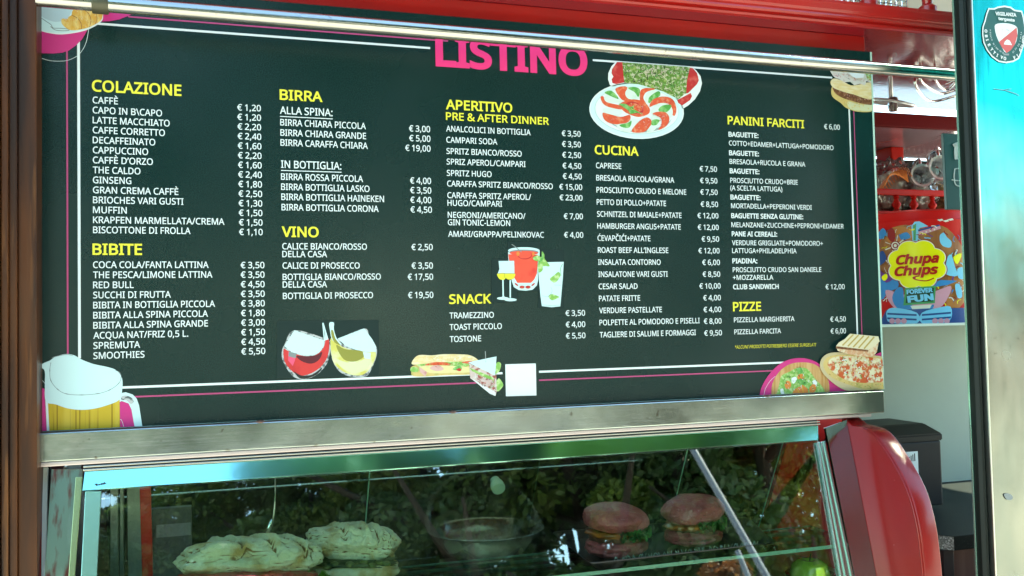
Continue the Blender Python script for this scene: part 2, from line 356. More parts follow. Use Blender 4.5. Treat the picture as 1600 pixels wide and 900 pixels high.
# white post with a round foot
def polg(az, dist, z): return np.array([1.15 + dist * math.sin(R_(az)), -.05 - dist * math.cos(R_(az)), z])
wp_m = mat('white painted metal', (.20, .21, .26), .4)
t = thing('trestle_sign_frame', 'white tubular frame with two slanting legs in front of the trees', 'frame', polg(34, 4.2, 0))
pt = polg(28.5, 4.4, 2.9); pf = polg(38.5, 4.0, .03)
tube('leg', [pf, pt], .022, wp_m, t, 14); tube('leg', [polg(34.2, 3.6, .03), polg(31.0, 3.9, 1.75)], .016, wp_m, t, 12)
lathe('foot_plate', [(0, 0), (.16, 0), (.16, .02), (.05, .04), (0, .04)], (pf[0], pf[1], 0.005), wp_m, t); lathe('foot_plate', [(0, 0), (.12, 0), (.12, .02), (.04, .035), (0, .035)], (*polg(34.2, 3.6, .0)[:2], .005), wp_m, t)
# pale building far to the right
bp = pol(50, 34); t = thing('pale_building', 'low peach coloured building far across the road', 'building', bp)
bw = mat('peach render', (.62, .47, .36), .8, var=(.5, (.55, .42, .33), .4, .7)); bwn = mat('window glass dark', (.03, .04, .05), .1); brf = mat('roof tiles', (.28, .12, .07), .8)
box('wall', bp.x - 13, bp.x + 13, bp.y - 4, bp.y + 4, 0, 3.6, bw, t, .02)
slab('roof', [(bp.x - 13.5, bp.y - 4.6, 3.6), (bp.x - 13.5, bp.y + 4.6, 3.6), (bp.x - 13.5, bp.y, 5.0)], (27, 0, 0), brf, t)
for k in range(8):
    x = bp.x - 11.5 + k * 3.2; f = box('window', x, x + 1.2, bp.y + 3.97, bp.y + 4.05, 1.1, 2.5, wp_m, t, .01); box('pane', x + .08, x + 1.12, bp.y + 4.03, bp.y + 4.07, 1.18, 2.42, bwn, f, 0)

# ================================================================== kiosk
K = thing('kiosk', 'red painted food kiosk with open serving front around the menu board', 'kiosk')
box('roof', -1.2, 3.7, -.10, 2.3, 2.62, 2.72, mat('kiosk roof', (.25, .012, .012), .5), K, .01)  # unseen; right overhang and front edge shaped for the light below
box('ceiling', -1.15, 2.95, -.08, 2.25, 2.60, 2.619, white_w, K, 0)
box('back_wall', -1.2, 1.7, 2.0, 2.06, 0, 1.0, mat('dark interior wall', (.06, .06, .055), .7), K, 0)  # kept low; the opening above it is added to let daylight in
box('back_wall', 1.7, 3.0, 1.3, 1.36, 0, 1.95, mat('dark interior wall', (.06, .06, .055), .7), K, 0)
box('side_wall', -1.2, -1.15, .1, 2.0, 0, 2.6, mat('dark interior wall', (.06, .06, .055), .7), K, 0)
box('floor', -1.15, 2.95, -.02, 2.0, .02, .1, mat('kiosk floor', (.12, .11, .1), .6), K, 0)
box('front_panel', -.057, 1.60, -.02, .02, .02, .86, red_l, K, .003)
box('front_panel', 1.60, 3.0, -.06, -.02, .02, .86, red_l, K, .003)
box('front_panel', -1.2, -.20, -.05, .0, .02, 2.6, red_l, K, .003)
# pale partition behind the dispenser, shelf that carries the tin
yW = .62
box('partition', 1.60, 2.8, yW, yW + .03, .9, 1.428, wall_m, K, .001)
box('tin_shelf', 1.7, 2.62, .16, yW, 1.4285, 1.4345, mat('pale shelf edge', (.55, .66, .60), .3), K, .001)
box('inner_side_wall', 2.62, 2.66, -.02, 1.3, .1, .93, white_w, K, .001)  # stops low; the open side above is invented to light the interior
box('corner_post', 2.62, 2.70, -.04, .04, .1, 2.6, red_l, K, .003)
# soffit and cornice
zs = 2.06
box('soffit', -.60, 2.62, -.035, .56, zs, zs + .018, red_g, K, .001)
prof = [(-.035, zs + .001), (-.040, zs + .003), (-.042, zs + .007), (-.040, zs + .0105), (-.047, zs + .012), (-.050, zs + .0155), (-.049, zs + .020), (-.052, zs + .022), (-.055, zs + .027), (-.057, zs + .036), (-.058, zs + .039), (-.058, zs + .045), (-.030, zs + .048), (-.030, zs + .0)]
slab('cornice', [(-.60, y, z) for y, z in prof], (3.2, 0, 0), red_l, K)
box('top_shelf', -.60, 2.62, -.030, .56, zs + .018, zs + .047, red_l, K, .001)
box('upper_wall', -.60, 2.62, .56, .575, zs + .048, 2.60, white_w, K, 0)
box('header', -.60, 1.558, .0138, .03, 1.98, 2.0595, red_l, K, .001)
for k in range(6): box('cupboard_board', -.4 + .003 * k, 1.57, .60 - .004 * (k % 2), .63, .10 + k * .199, .295 + k * .199, mat('dark maroon cupboard', (.035, .018, .022), .3, var=(9, (.06, .02, .03), .4, .7, (1, 1, 3))), K, .002)
# second red shelf behind
box('rear_shelf', 1.3, 2.62, .50, .92, 1.990, 2.014, red_g, K, .002)
box('underside_reflection_sheet', 1.3, 2.62, .50, .92, 1.986, 1.9898, mat('pink painted reflection', (.42, .27, .32), .16, coat=.4, bump=(60, .2, .001), var=(7, (.30, .10, .14), .45, .7, (1, .2, 1))), K, .0005)  # pale pink stands in for bright reflections in the glossy red underside
box('rear_shelf_edge', 1.3, 2.62, .484, .4995, 1.982, 2.022, mat('dark red lacquer edge', (.12, .001, .004), .5, spec=.1), K, .003)
p = at(1400, 300, .75); red_f = mat('satin red paint', (.50, .010, .008), .42, spec=.15)
box('shelf_post', p[0] - .012, p[0] + .036, .75, .82, 1.43, 1.985, red_f, K, .004)
# baluster rail shelf behind the tin
zr = at(1420, 331, .50)[2]; zt = at(1420, 301, .50)[2]
box('gallery_shelf', 1.65, 2.62,   .49, .92, zr - .022, zr, red_f, K, .002)
box('gallery_rail', 1.65, 2.62, .494, .508, zt - .009, zt + .009, red_f, K, .004)
def baluster(x, y, z0, h, r, m, par):
    return lathe('baluster', [(r * .9, 0), (r * .9, h * .08), (r * .5, h * .12), (r * .55, h * .2), (r, h * .38), (r * .95, h * .5), (r * .5, h * .68), (r * .42, h * .78), (r * .75, h * .84), (r * .5, h * .9), (r * .8, h)], (x, y, z0), m, par, 16)
for px in (1401, 1428, 1457, 1486): q = at(px, 315, .50); baluster(q[0], .501, zr, zt - zr - .008, .012, red_f, K)
for px in (1352, 1444): q = onX(px, 20, at(px, 20, -.02)[0]); baluster(at(px, 15, -.02)[0], -.030, zs + .048, .16, .021, red_l, K)
for px in (1255,): baluster(at(px, 5, -.02)[0], -.030, zs + .048, .16, .021, red_l, K)
box('gallery_rail', -.60, 2.62, -.034, -.010, zs + .207, zs + .225, red_l, K, .004)
# added wires standing in for wire reflections in the glossy soffit
for (a, b, c_) in (((1432, 136), (1455, 158), (1492, 150)), ((1440, 128), (1470, 146), (1494, 140)), ((1462, 126), (1478, 140), (1494, 126))):
    P = [onZ(*q, zs - .03) for q in (a, b, c_)]; P = cr([P[0] + [0, 0, .03], P[0], P[1], P[2], P[2] + [0, .03, .0]], 6, False)
    tube('reflection_wire', P, .0035, chrome, K, 8)
# wire baskets up on the cornice
def basket(label, px0, px1, yy, depth):
    a = at(px0, 10, yy)[0]; b = at(px1, 10, yy)[0]; z0 = zs + .050; h = .15
    t = thing('wire_basket', label, 'basket', ((a + b) / 2, yy, z0), group='wire baskets on the cornice'); L = []
    for k in range(12): z = z0 + .006 + k * h / 12; L.append(tube_geo(cr([(a, yy, z), (b, yy, z), (b, yy + depth, z), (a, yy + depth, z), (a, yy, z)], 2, False), .0014, 5))
    V, Fc = join_geo(L); mesh('basket_wires', V, Fc, chrome, t)
    for x in np.linspace(a, b, 9): tube('upright_wire', [(x, yy - .002, z0 + .002), (x, yy - .002, z0 + h)], .0018, chrome, t, 6)
    tube('rim_wire', [(a, yy - .003, z0 + h), (b, yy - .003, z0 + h), (b, yy + depth, z0 + h), (a, yy + depth, z0 + h), (a, yy - .003, z0 + h)], .003, chrome, t, 8)
    tube('base_wire', [(a, yy - .003, z0 + .002), (b, yy - .003, z0 + .002), (b, yy + depth, z0 + .002), (a, yy + depth, z0 + .002), (a, yy - .003, z0 + .002)], .003, chrome, t, 8)
basket('small wire basket standing left on the red cornice', 1268, 1342, .02, .14)
basket('larger wire basket between the two red balusters', 1350, 1416, .03, .2)

# ================================================================== menu board
XB0, XB1, ZB0, ZB1 = -.0595, 1.5600, 1.2988, 2.0225
B = thing('menu_board', 'dark green menu board headed LISTINO with price lists and food pictures', 'menu board', (.75, 0, ZB0))
box('panel', XB0, XB1, 0, .012, ZB0, ZB1, board_m, B, .0008)
box('bounce_sheet', XB0, XB1 - .002, .0122, .0132, ZB0, 1.975, mat('white bounce sheet', (.75, .75, .72), .7), B, 0)  # added white reflector that bounces light onto the tin
box('edge_trim', XB1 + .0002, XB1 + .0035, -.0015, .013, ZB0, ZB1, mat('pale plastic edge', (.36, .52, .44), .3), B, .0005)
box('edge_trim', XB0, XB1, -.0012, .012, ZB0 - .0028, ZB0 - .0002, mat('pale plastic edge', (.36, .52, .44), .3), B, .0004)
LZ = -.0010
def bx(px, py): v = at(px, py, 0.); return v[0], v[2]
def bt(name, s, x0, x1, yb, cap, m=white_i, bold=.011, shear=0.):
    u0, v0 = bx(x0, yb)
    # the line runs level on the board: x1 fixes its length only
    d = ray(x1, yb + (413.5 - yb) * (x1 - x0) / (5269 - x0)); u1 = CP[0] - CP[1] * d[0] / d[1]
    v1 = bx(x0, yb - cap)[1]
    text(name, s, lambda u, v, w=0., u0=u0, v0=v0: (u0 + u, LZ - max(w, 0) * .08, v0 + v), u1 - u0, v1 - v0, m, B, bold, shear)
    return u0, v0, u1, v1
def H(s, x0, x1, yb, cap, m=yellow_i, b=.022): return bt('heading', s, x0, x1, yb, cap, m, b)
def items(L, cap, bold=.011):
    for s, x0, x1, yb in L: bt('menu_line', s, x0, x1, yb, cap, white_i, bold)
def prices(L, cap):
    for s, x0, x1, yb in L: bt('price', '€ ' + s, x0, x1, yb, cap)
H('COLAZIONE', 143.6, 283.6, 142.4, 18.4)
nm = 'CAFFÈ|CAPO IN B\\CAPO|LATTE MACCHIATO|CAFFE CORRETTO|DECAFFEINATO|CAPPUCCINO|CAFFÈ D’ORZO|THE CALDO|GINSENG|GRAN CREMA CAFFÈ|BRIOCHES VARI GUSTI|MUFFIN|KRAPFEN MARMELLATA/CREMA|BISCOTTONE DI FROLLA'.split('|')
rt = [184.4, 253.3, 265.3, 257.8, 242.7, 231.6, 239, 219.6, 205.3, 278.7, 286.7, 198.2, 350.7, 297.8]
items([(s, 144.8 + i * .05, rt[i], 161.4 + i * 15.6) for i, s in enumerate(nm)], 10.6)
pr_ = '1,20 1,20 2,20 2,40 1,60 2,20 1,60 2,40 1,80 2,50 1,30 1,50 1,50 1,10'.split()
prices([(s, 370.7 + i * .22, 407.6 + i * .22, 172.4 + i * 14.98) for i, s in enumerate(pr_)], 10)
H('BIBITE', 144.5, 222, 397.8, 18)
nm = 'COCA COLA/FANTA LATTINA|THE PESCA/LIMONE LATTINA|RED BULL|SUCCHI DI FRUTTA|BIBITA IN BOTTIGLIA PICCOLA|BIBITA ALLA SPINA PICCOLA|BIBITA ALLA SPINA GRANDE|ACQUA NAT/FRIZ 0,5 L.|SPREMUTA|SMOOTHIES'.split('|')
rt = [326, 332, 209, 267, 336, 325, 325, 294.2, 219, 226]
items([(s, 145.4 + i * .06, rt[i], 418.8 + i * 15.78) for i, s in enumerate(nm)], 10.6)
pr_ = '3,50 3,50 4,50 3,50 3,80 1,80 3,00 1,50 4,50 5,50'.split()
prices([(s, 376 + i * .12, 413.2 + i * .15, 419 + i * 15) for i, s in enumerate(pr_)], 10)
H('BIRRA', 436.9, 504, 155.6, 16.6)
def under(r, drop=.004):
    u0, v0, u1, _ = r; mesh('underline', [(u0, LZ, v0 - drop), (u1, LZ, v0 - drop), (u1, LZ, v0 - drop - .0014), (u0, LZ, v0 - drop - .0014)], [(0, 1, 2, 3)], white_i, B)
under(bt('subheading', 'ALLA SPINA:', 437.3, 519.6, 177.8, 11.8))
items([('BIRRA CHIARA PICCOLA', 437.8, 571.6, 196), ('BIRRA CHIARA GRANDE', 438, 572, 212), ('BIRRA CARAFFA CHIARA', 438.2, 574.7, 227.6), ('BIRRA ROSSA PICCOLA', 439, 567.2, 280.9), ('BIRRA BOTTIGLIA LASKO', 439.2, 577.3, 296.7), ('BIRRA BOTTIGLIA HAINEKEN', 439.5, 600, 312.4), ('BIRRA BOTTIGLIA CORONA', 439.8, 591.6, 328.6)], 10.3)
prices([('3,00', 639, 672, 205.3), ('5,00', 639.3, 672.5, 220.4), ('19,00', 633, 672.6, 235.6), ('4,00', 640.6, 673.4, 286.7), ('3,50', 640.8, 673.8, 301.8), ('4,00', 641, 674, 316.9), ('4,50', 641.3, 674.8, 332), ('2,50', 642.7, 676, 390.7), ('3,50', 643, 676.3, 419.7), ('17,50', 637, 676.6, 437.3), ('19,50', 637.5, 677, 465.8)], 9.8)
under(bt('subheading', 'IN BOTTIGLIA:', 439, 533.3, 262.2, 11.8))
H('VINO', 440, 498, 369.8, 16.6)
items([('CALICE BIANCO/ROSSO', 441, 573.3, 389.5), ('DELLA CASA', 441, 511, 401.7), ('CALICE DI PROSECCO', 441.4, 562, 419.7), ('BOTTIGLIA BIANCO/ROSSO', 441.5, 595, 437.5), ('DELLA CASA', 441.6, 511, 449.4), ('BOTTIGLIA DI PROSECCO', 441.9, 582.8, 467.2)], 9.9)
H('APERITIVO', 696.4, 800.4, 170.4, 15.6); H('PRE & AFTER DINNER', 696.6, 857.8, 187.2, 12.2, b=.018)
items([('ANALCOLICI IN BOTTIGLIA', 696.9, 828.9, 205.4), ('CAMPARI SODA', 697.2, 776.9, 222.8), ('SPRITZ BIANCO/ROSSO', 697.4, 815, 240.4), ('SPRIZ APEROL/CAMPARI', 697.7, 821, 256.9), ('SPRITZ HUGO', 698, 768, 274.7), ('CARAFFA SPRITZ BIANCO/ROSSO', 698.4, 863.6, 291.2), ('CARAFFA SPRITZ APEROL/', 698.8, 829.8, 309.4), ('HUGO/CAMPARI', 699, 784.4, 321.4), ('NEGRONI/AMERICANO/', 699.4, 821, 340.1), ('GIN TONIC-LEMON', 699.6, 797, 351.8), ('AMARI/GRAPPA/PELINKOVAC', 700, 849.8, 369.9), ('TRAMEZZINO', 702.2, 771.6, 497.5), ('TOAST PICCOLO', 702.4, 784, 515.6), ('TOSTONE', 702.6, 751.6, 534.4)], 9.3)
prices([('3,50', 877.6, 907, 212.5), ('3,50', 878, 907.4, 229.2), ('2,50', 878.4, 907.8, 246), ('4,50', 878.8, 908.2, 263), ('4,50', 879.2, 908.8, 279.5), ('15,00', 873.7, 909.5, 296), ('23,00', 874.2, 909.9, 312.8), ('7,00', 880.7, 910.6, 342), ('4,00', 881.2, 911.2, 371.2), ('3,50', 883.4, 914, 493.6), ('4,00', 883.8, 914.3, 511.4), ('5,50', 884, 914.6, 529)], 8.9)
H('SNACK', 701.6, 767.5, 474.5, 15.2)
H('CUCINA', 929, 997.7, 240.6, 14.6)
nm = [('CAPRESE', 970.5, 262.7), ('BRESAOLA RUCOLA/GRANA', 1053.3, 282), ('PROSCIUTTO CRUDO E MELONE', 1072, 300.8), ('PETTO DI POLLO+PATATE', 1040.5, 319.8), ('SCHNITZEL DI MAIALE+PATATE', 1064.6, 338.5), ('HAMBURGER ANGUS+PATATE', 1063.5, 357.2), ('ĆEVAPČIĆI+PATATE', 1016, 376.2), ('ROAST BEEF ALL’INGLESE', 1044, 394.9), ('INSALATA CONTORNO', 1032, 413.8), ('INSALATONE VARI GUSTI', 1043, 432.8), ('CESAR SALAD', 996, 451.8), ('PATATE FRITTE', 1000, 470.6), ('VERDURE PASTELLATE', 1034, 489.4), ('POLPETTE AL POMODORO E PISELLI', 1093, 508.3), ('TAGLIERE DI SALUMI E FORMAGGI', 1087, 527.4)]
items([(s, 930.9 + i * .42, x1, yb) for i, (s, x1, yb) in enumerate(nm)], 8.8)
pr_ = [('7,50', 1093, 1120, 267.7), ('9,50', 1093.6, 1120.6, 286), ('7,50', 1094, 1121, 304), ('8,50', 1094.6, 1121.7, 323), ('12,00', 1089.5, 1122.2, 340.8), ('12,00', 1090, 1122.7, 359), ('9,50', 1096, 1123.3, 377.4), ('12,00', 1091, 1124, 395.7), ('6,00', 1097, 1124.6, 414), ('8,50', 1097.6, 1125, 432.5), ('10,00', 1092.5, 1125.7, 451), ('4,00', 1098.5, 1126, 469.4), ('4,00', 1099, 1126.7, 487.8), ('8,00', 1099.5, 1127.2, 506), ('9,50', 1100, 1127.7, 524.5)]
prices(pr_, 8.4)
H('PANINI FARCITI', 1136.6, 1256.3, 194, 13.4)
prices([('6,00', 1287.4, 1312, 201.6), ('12,00', 1289.5, 1319.5, 452), ('4,50', 1297, 1321.2, 502.6), ('6,00', 1297.5, 1321.6, 521.2)], 8.0)
items([('BAGUETTE:', 1138, 1184.8, 213.4), ('BAGUETTE:', 1138.8, 1185.6, 242.4), ('BAGUETTE:', 1139.8, 1186.3, 270.6), ('BAGUETTE:', 1141, 1188, 311.6), ('BAGUETTE SENZA GLUTINE:', 1142.2, 1254.7, 340.6), ('PANE AI CEREALI:', 1143, 1214, 369), ('PIADINA:', 1144, 1183, 411.3), ('CLUB SANDWICH', 1145, 1216.4, 451.8)], 7.9, .026)
items([('COTTO+EDAMER+LATTUGA+POMODORO', 1138.6, 1302, 227.2), ('BRESAOLA+RUCOLA E GRANA', 1139.6, 1258, 256), ('PROSCIUTTO CRUDO+BRIE', 1140.6, 1246.2, 285.4), ('(A SCELTA LATTUGA)', 1140.8, 1222, 297.2), ('MORTADELLA+PEPERONI VERDI', 1142, 1268, 325.2), ('MELANZANE+ZUCCHINE+PEPRONI+EDAMER', 1142.4, 1318, 354.8), ('VERDURE GRIGLIATE+POMODORO+', 1143.4, 1285.5, 383), ('LATTUGA+PHILADELPHIA', 1143.6, 1244.4, 395.4), ('PROSCIUTTO CRUDO SAN DANIELE', 1144.6, 1283, 425.2), ('+MOZZARELLA', 1144.8, 1208, 437.3), ('PIZZELLA MARGHERITA', 1146.5, 1241, 503.6), ('PIZZELLA FARCITA', 1147, 1220, 522.4)], 7.7)
H('PIZZE', 1145, 1189, 486, 14.6)
bt('note_line', '*ALCUNI PRODOTTI POTREBBERO ESSERE SURGELATI', 1148, 1275, 545, 5.2, yellow_i, 0, .25)
H('LISTINO', 680.5, 918, 101, 49, hot_i, .036)
# frame lines
def line(a, b, wd, m):
    a = np.array(bx(*a)); b = np.array(bx(*b)); prn_line(a, b, wd, m)
def prn_line(a, b, wd, m):
    t = _n(b - a); n = np.array([-t[1], t[0]]) * wd / 2; P = [a + n, b + n, b - n, a - n]
    mesh('frame_line', [(p[0], -.0006, p[1]) for p in P], [(0, 1, 2, 3)], m, B)
XL, XR, ZT, ZD = 0., 1.5005, 1.9600, 1.3632
fw = .0038
def X_(px, py): return bx(px, py)[0]
for a, b in ((X_(150, 36), X_(672, 73)), (X_(926, 92), X_(1300, 120))): prn_line(np.array([a, ZT]), np.array([b, ZT]), fw, white_i)
for a, b in ((X_(180, 606), X_(785, 584)), (X_(842, 582), X_(1232, 566))): prn_line(np.array([a, ZD]), np.array([b, ZD]), fw, white_i)
for a, b in ((X_(205, 618), X_(745, 597)), (X_(842, 593), X_(1216, 578))): prn_line(np.array([a, ZD - .0158]), np.array([b, ZD - .0158]), .0026, pale_pink_i)
prn_line(np.array([X_(200, 26), ZT + .0155]), np.array([X_(700, 60), ZT + .0155]), .0026, pale_pink_i)
prn_line(np.array([XL, bx(123, 62)[1]]), np.array([XL, bx(125, 560)[1]]), .0042, white_i)
prn_line(np.array([XL - .0172, bx(108, 72)[1]]), np.array([XL - .0172, bx(109, 565)[1]]), .0026, pale_pink_i)
prn_line(np.array([XR, bx(1326, 168)[1]]), np.array([XR, bx(1339, 535)[1]]), fw, white_i)
prn_line(np.array([XR + .0115, bx(1336, 170)[1]]), np.array([XR + .0115, bx(1347, 535)[1]]), .0022, pale_pink_i)

def bits(region, n, mats, ln, wd, seed, curve=.8):
    """small strokes scattered inside the polygon region (photo pixels)"""
    g = random.Random(seed); xs = [p[0] for p in region]; ys = [p[1] for p in region]; o = []
    def inside(x, y):
        c = False; j = len(region) - 1
        for i in range(len(region)):
            (xi, yi), (xj, yj) = region[i], region[j]
            if (yi > y) != (yj > y) and x < (xj - xi) * (y - yi) / (yj - yi + 1e-9) + xi: c = not c
            j = i
        return c
    while len(o) < n:
        x, y = g.uniform(min(xs), max(xs)), g.uniform(min(ys), max(ys))
        if not inside(x, y): continue
        a = g.uniform(0, 6.28); P = [(x, y)]
        for _ in range(3): a += g.uniform(-curve, curve); P.append((P[-1][0] + ln / 3 * math.cos(a), P[-1][1] + ln / 3 * math.sin(a)))
        if inside(*P[-1]): o.append((stroke(P, g.uniform(wd * .6, wd * 1.3)), g.choice(mats)))
    return o
def picture(name, L, parent=B, surf=None, step=.00004):
    """one printed picture: flat ink shapes, each a hair above the one before"""
    V = []; Fc = []; ms = []; fm = []
    for i, (P, m) in enumerate(L):
        y = -.0008 - step * i; n = len(V)
        for p in P:
            if surf is None: q = at(p[0], p[1], 0.); V.append((min(max(q[0], XB0 + .0005), XB1 - .0005), y, min(max(q[2], ZB0 + .0005), ZB1 - .0005)))
            else: V.append(surf(p[0], p[1], -y))
        Fc.append(tuple(range(n, n + len(P))))
        if m not in ms: ms.append(m)
        fm.append(ms.index(m))
    return mesh(name, V, Fc, ms, parent, fm=fm)
cyan_w = ink('glass white print', (.62, .84, .84)); grey_i = ink('grey print', (.25, .28, .28)); dk_i = ink('dark print', (.02, .025, .025))
tom = ink('tomato print', (.72, .10, .04), var=[(120, (.82, .30, .16), .5, .7), (60, (.55, .05, .02), .55, .75)]); tomd = ink('dark tomato print', (.52, .03, .03), var=(90, (.7, .12, .1), .5, .75))
bas = ink('basil print', (.10, .36, .07), var=(130, (.32, .60, .22), .45, .7)); moz = ink('mozzarella print', (.70, .82, .74), var=(60, (.50, .66, .56), .55, .8))
salad_i = ink('rocket salad print', (.13, .27, .04), var=[(170, (.62, .62, .42), .50, .60, (1, 1, 1), 6), (240, (.03, .07, .02), .58, .66), (90, (.36, .50, .14), .55, .7)])
goldi = ink('golden bread print', (.74, .40, .06), var=[(60, (.86, .62, .20), .42, .66, (3, 1, 1)), (150, (.5, .22, .03), .6, .75)])
breadi = ink('bread print', (.80, .62, .30), var=[(50, (.86, .76, .50), .4, .65, (1, 1, 4)), (110, (.62, .38, .12), .62, .75)])
beer = ink('beer print', (.58, .40, .03), var=[(260, (.28, .17, .01), .55, .62, (1, 1, .01)), (50, (.70, .52, .08), .5, .7, (1, 1, .05))])
patty = ink('meat print', (.16, .06, .025), var=(170, (.34, .16, .08), .45, .65)); cab = ink('coleslaw print', (.74, .70, .64), var=[(130, (.52, .22, .26), .6, .68), (90, (.50, .54, .38), .55, .75)])
hamp = ink('ham print', (.72, .44, .40), var=(120, (.55, .22, .2), .5, .7)); letp = ink('lettuce print', (.24, .48, .10), var=(150, (.55, .72, .32), .45, .65))
pizzai = ink('pizza print', (.62, .12, .04), var=[(95, (.80, .74, .50), .44, .56, (1, 1, 1), 6), (170, (.3, .26, .06), .62, .7), (40, (.70, .2, .06), .6, .8)])
crust = ink('pizza crust print', (.70, .52, .20), var=[(90, (.44, .42, .12), .5, .7), (200, (.12, .07, .03), .68, .74)]); woodp = ink('wooden bowl print', (.52, .28, .09), var=(200, (.68, .44, .20), .4, .65, (1, 1, .05)))
redw = ink('red drink print', (.86, .10, .06), var=(50, (.72, .05, .04), .55, .8)); wine = ink('red wine print', (.66, .05, .05), var=(25, (.40, .02, .03), .5, .75)); wined = ink('dark wine print', (.12, .02, .03))
ww = ink('white wine print', (.66, .60, .14), var=(40, (.78, .80, .48), .45, .65)); wwd = ink('olive wine print', (.30, .29, .06)); silver_i = ink('silver print', (.50, .52, .52), var=(160, (.12, .14, .14), .5, .6))
orng = ink('orange print', (.78, .26, .06)); yel = ink('bright yellow print', (.78, .74, .06)); patchi = ink('picture patch', (.007, .025, .023)); blackp = ink('plate shadow print', (.35, .42, .42))
# pictures -----------------------------------------------------------------
Z = lambda *P: zp(50, 0, 9, P)
picture('coffee_picture', [
    ([(50, -30)] + Z((63, 740), (160, 752), (300, 755), (420, 745), (520, 712), (620, 640), (700, 560), (755, 470), (800, 380), (960, 306), (1090, 300), (1230, 275), (1330, 235), (1440, 190)) + [(212, -30)], pink_i),
    (stroke(cr(Z((40, 770), (120, 815), (260, 855), (400, 862), (520, 845), (640, 785), (720, 690), (770, 570), (800, 400)), 5, False), .7), white_i),
    ([(50, -30)] + cr(Z((30, 385), (150, 445), (300, 478), (420, 486), (560, 472), (720, 440), (860, 385), (960, 320), (1000, 250), (990, 100)), 4, False) + [(160, -30)], white_i),
    ([(50, -30)] + cr(Z((30, 400), (160, 440), (300, 462), (430, 468), (560, 456), (760, 410), (900, 340), (975, 260)), 4, False) + [(158, -30)], cyan_w),
    (cr(Z((60, 80), (220, 40), (420, 60), (560, 100), (540, 200), (470, 280), (330, 310), (180, 260), (90, 180)), 5), ink('cup print', (.50, .64, .66))),
    (stroke(cr(Z((40, 235), (130, 258), (210, 310), (270, 350), (300, 395), (400, 400), (500, 410), (520, 430), (420, 436), (320, 420), (262, 372)), 5, False), 1.1), grey_i),
    (cr(Z((412, 285), (440, 262), (490, 275), (520, 235), (555, 215), (580, 140), (700, 100), (860, 120), (980, 180), (990, 240), (960, 300), (880, 350), (780, 395), (620, 428), (520, 420), (430, 350)), 4), goldi),
    (stroke(cr(Z((560, 215), (640, 260), (690, 330), (700, 410)), 4, False), .8), patty), (stroke(cr(Z((720, 130), (800, 200), (830, 290), (810, 380)), 4, False), .8), patty),
    (stroke(cr(Z((850, 125), (900, 190), (915, 270), (895, 340)), 4, False), .6), patty), *bits(Z((430, 290), (560, 220), (700, 110), (960, 190), (960, 290), (780, 390), (600, 420)), 40, [breadi, breadi, crust, orng], 3, .6, 3)])
Z = lambda *P: zp(910, 85, 6.43, P)
picture('salad_plate_picture', [
    (Z((330, 78), (290, 120), (258, 190), (256, 250), (275, 310), (500, 420), (1008, 545), (1060, 515), (1130, 450), (1180, 370), (1200, 290), (1185, 220), (1140, 160), (1100, 128)), white_i),
    (Z((345, 78), (405, 78), (440, 180), (430, 280), (340, 300), (300, 290), (292, 250), (310, 225), (290, 190), (296, 150)), tomd),
    (Z((1050, 128), (1110, 140), (1150, 190), (1168, 260), (1150, 300), (1060, 390), (1010, 400), (1000, 200)), tomd),
    (Z((950, 460), (1085, 388), (1100, 420), (1080, 460), (1000, 515), (960, 490)), tomd),
    (Z((400, 80), (1080, 128), (1050, 250), (1040, 390), (960, 450), (800, 370), (560, 300), (420, 290), (410, 200)), salad_i),
    *bits(Z((400, 85), (1080, 130), (1050, 250), (1040, 390), (960, 450), (800, 370), (560, 300), (420, 290), (410, 200)), 150, [bas, bas, letp, dk_i, ink('cream strip print', (.70, .68, .48)), ink('olive strip print', (.22, .28, .08))], 5, .9, 3),
    *bits(Z((500, 130), (720, 140), (900, 150), (880, 240), (560, 230)), 40, [ink('cream strip print', (.70, .68, .48)), ink('pinkish cheese print', (.74, .60, .50))], 5, .8, 5)])
def pl(cx, cy, rx, ry, r=4): return zp(910, 85, 6.43, ell(cx, cy, rx, ry, r))
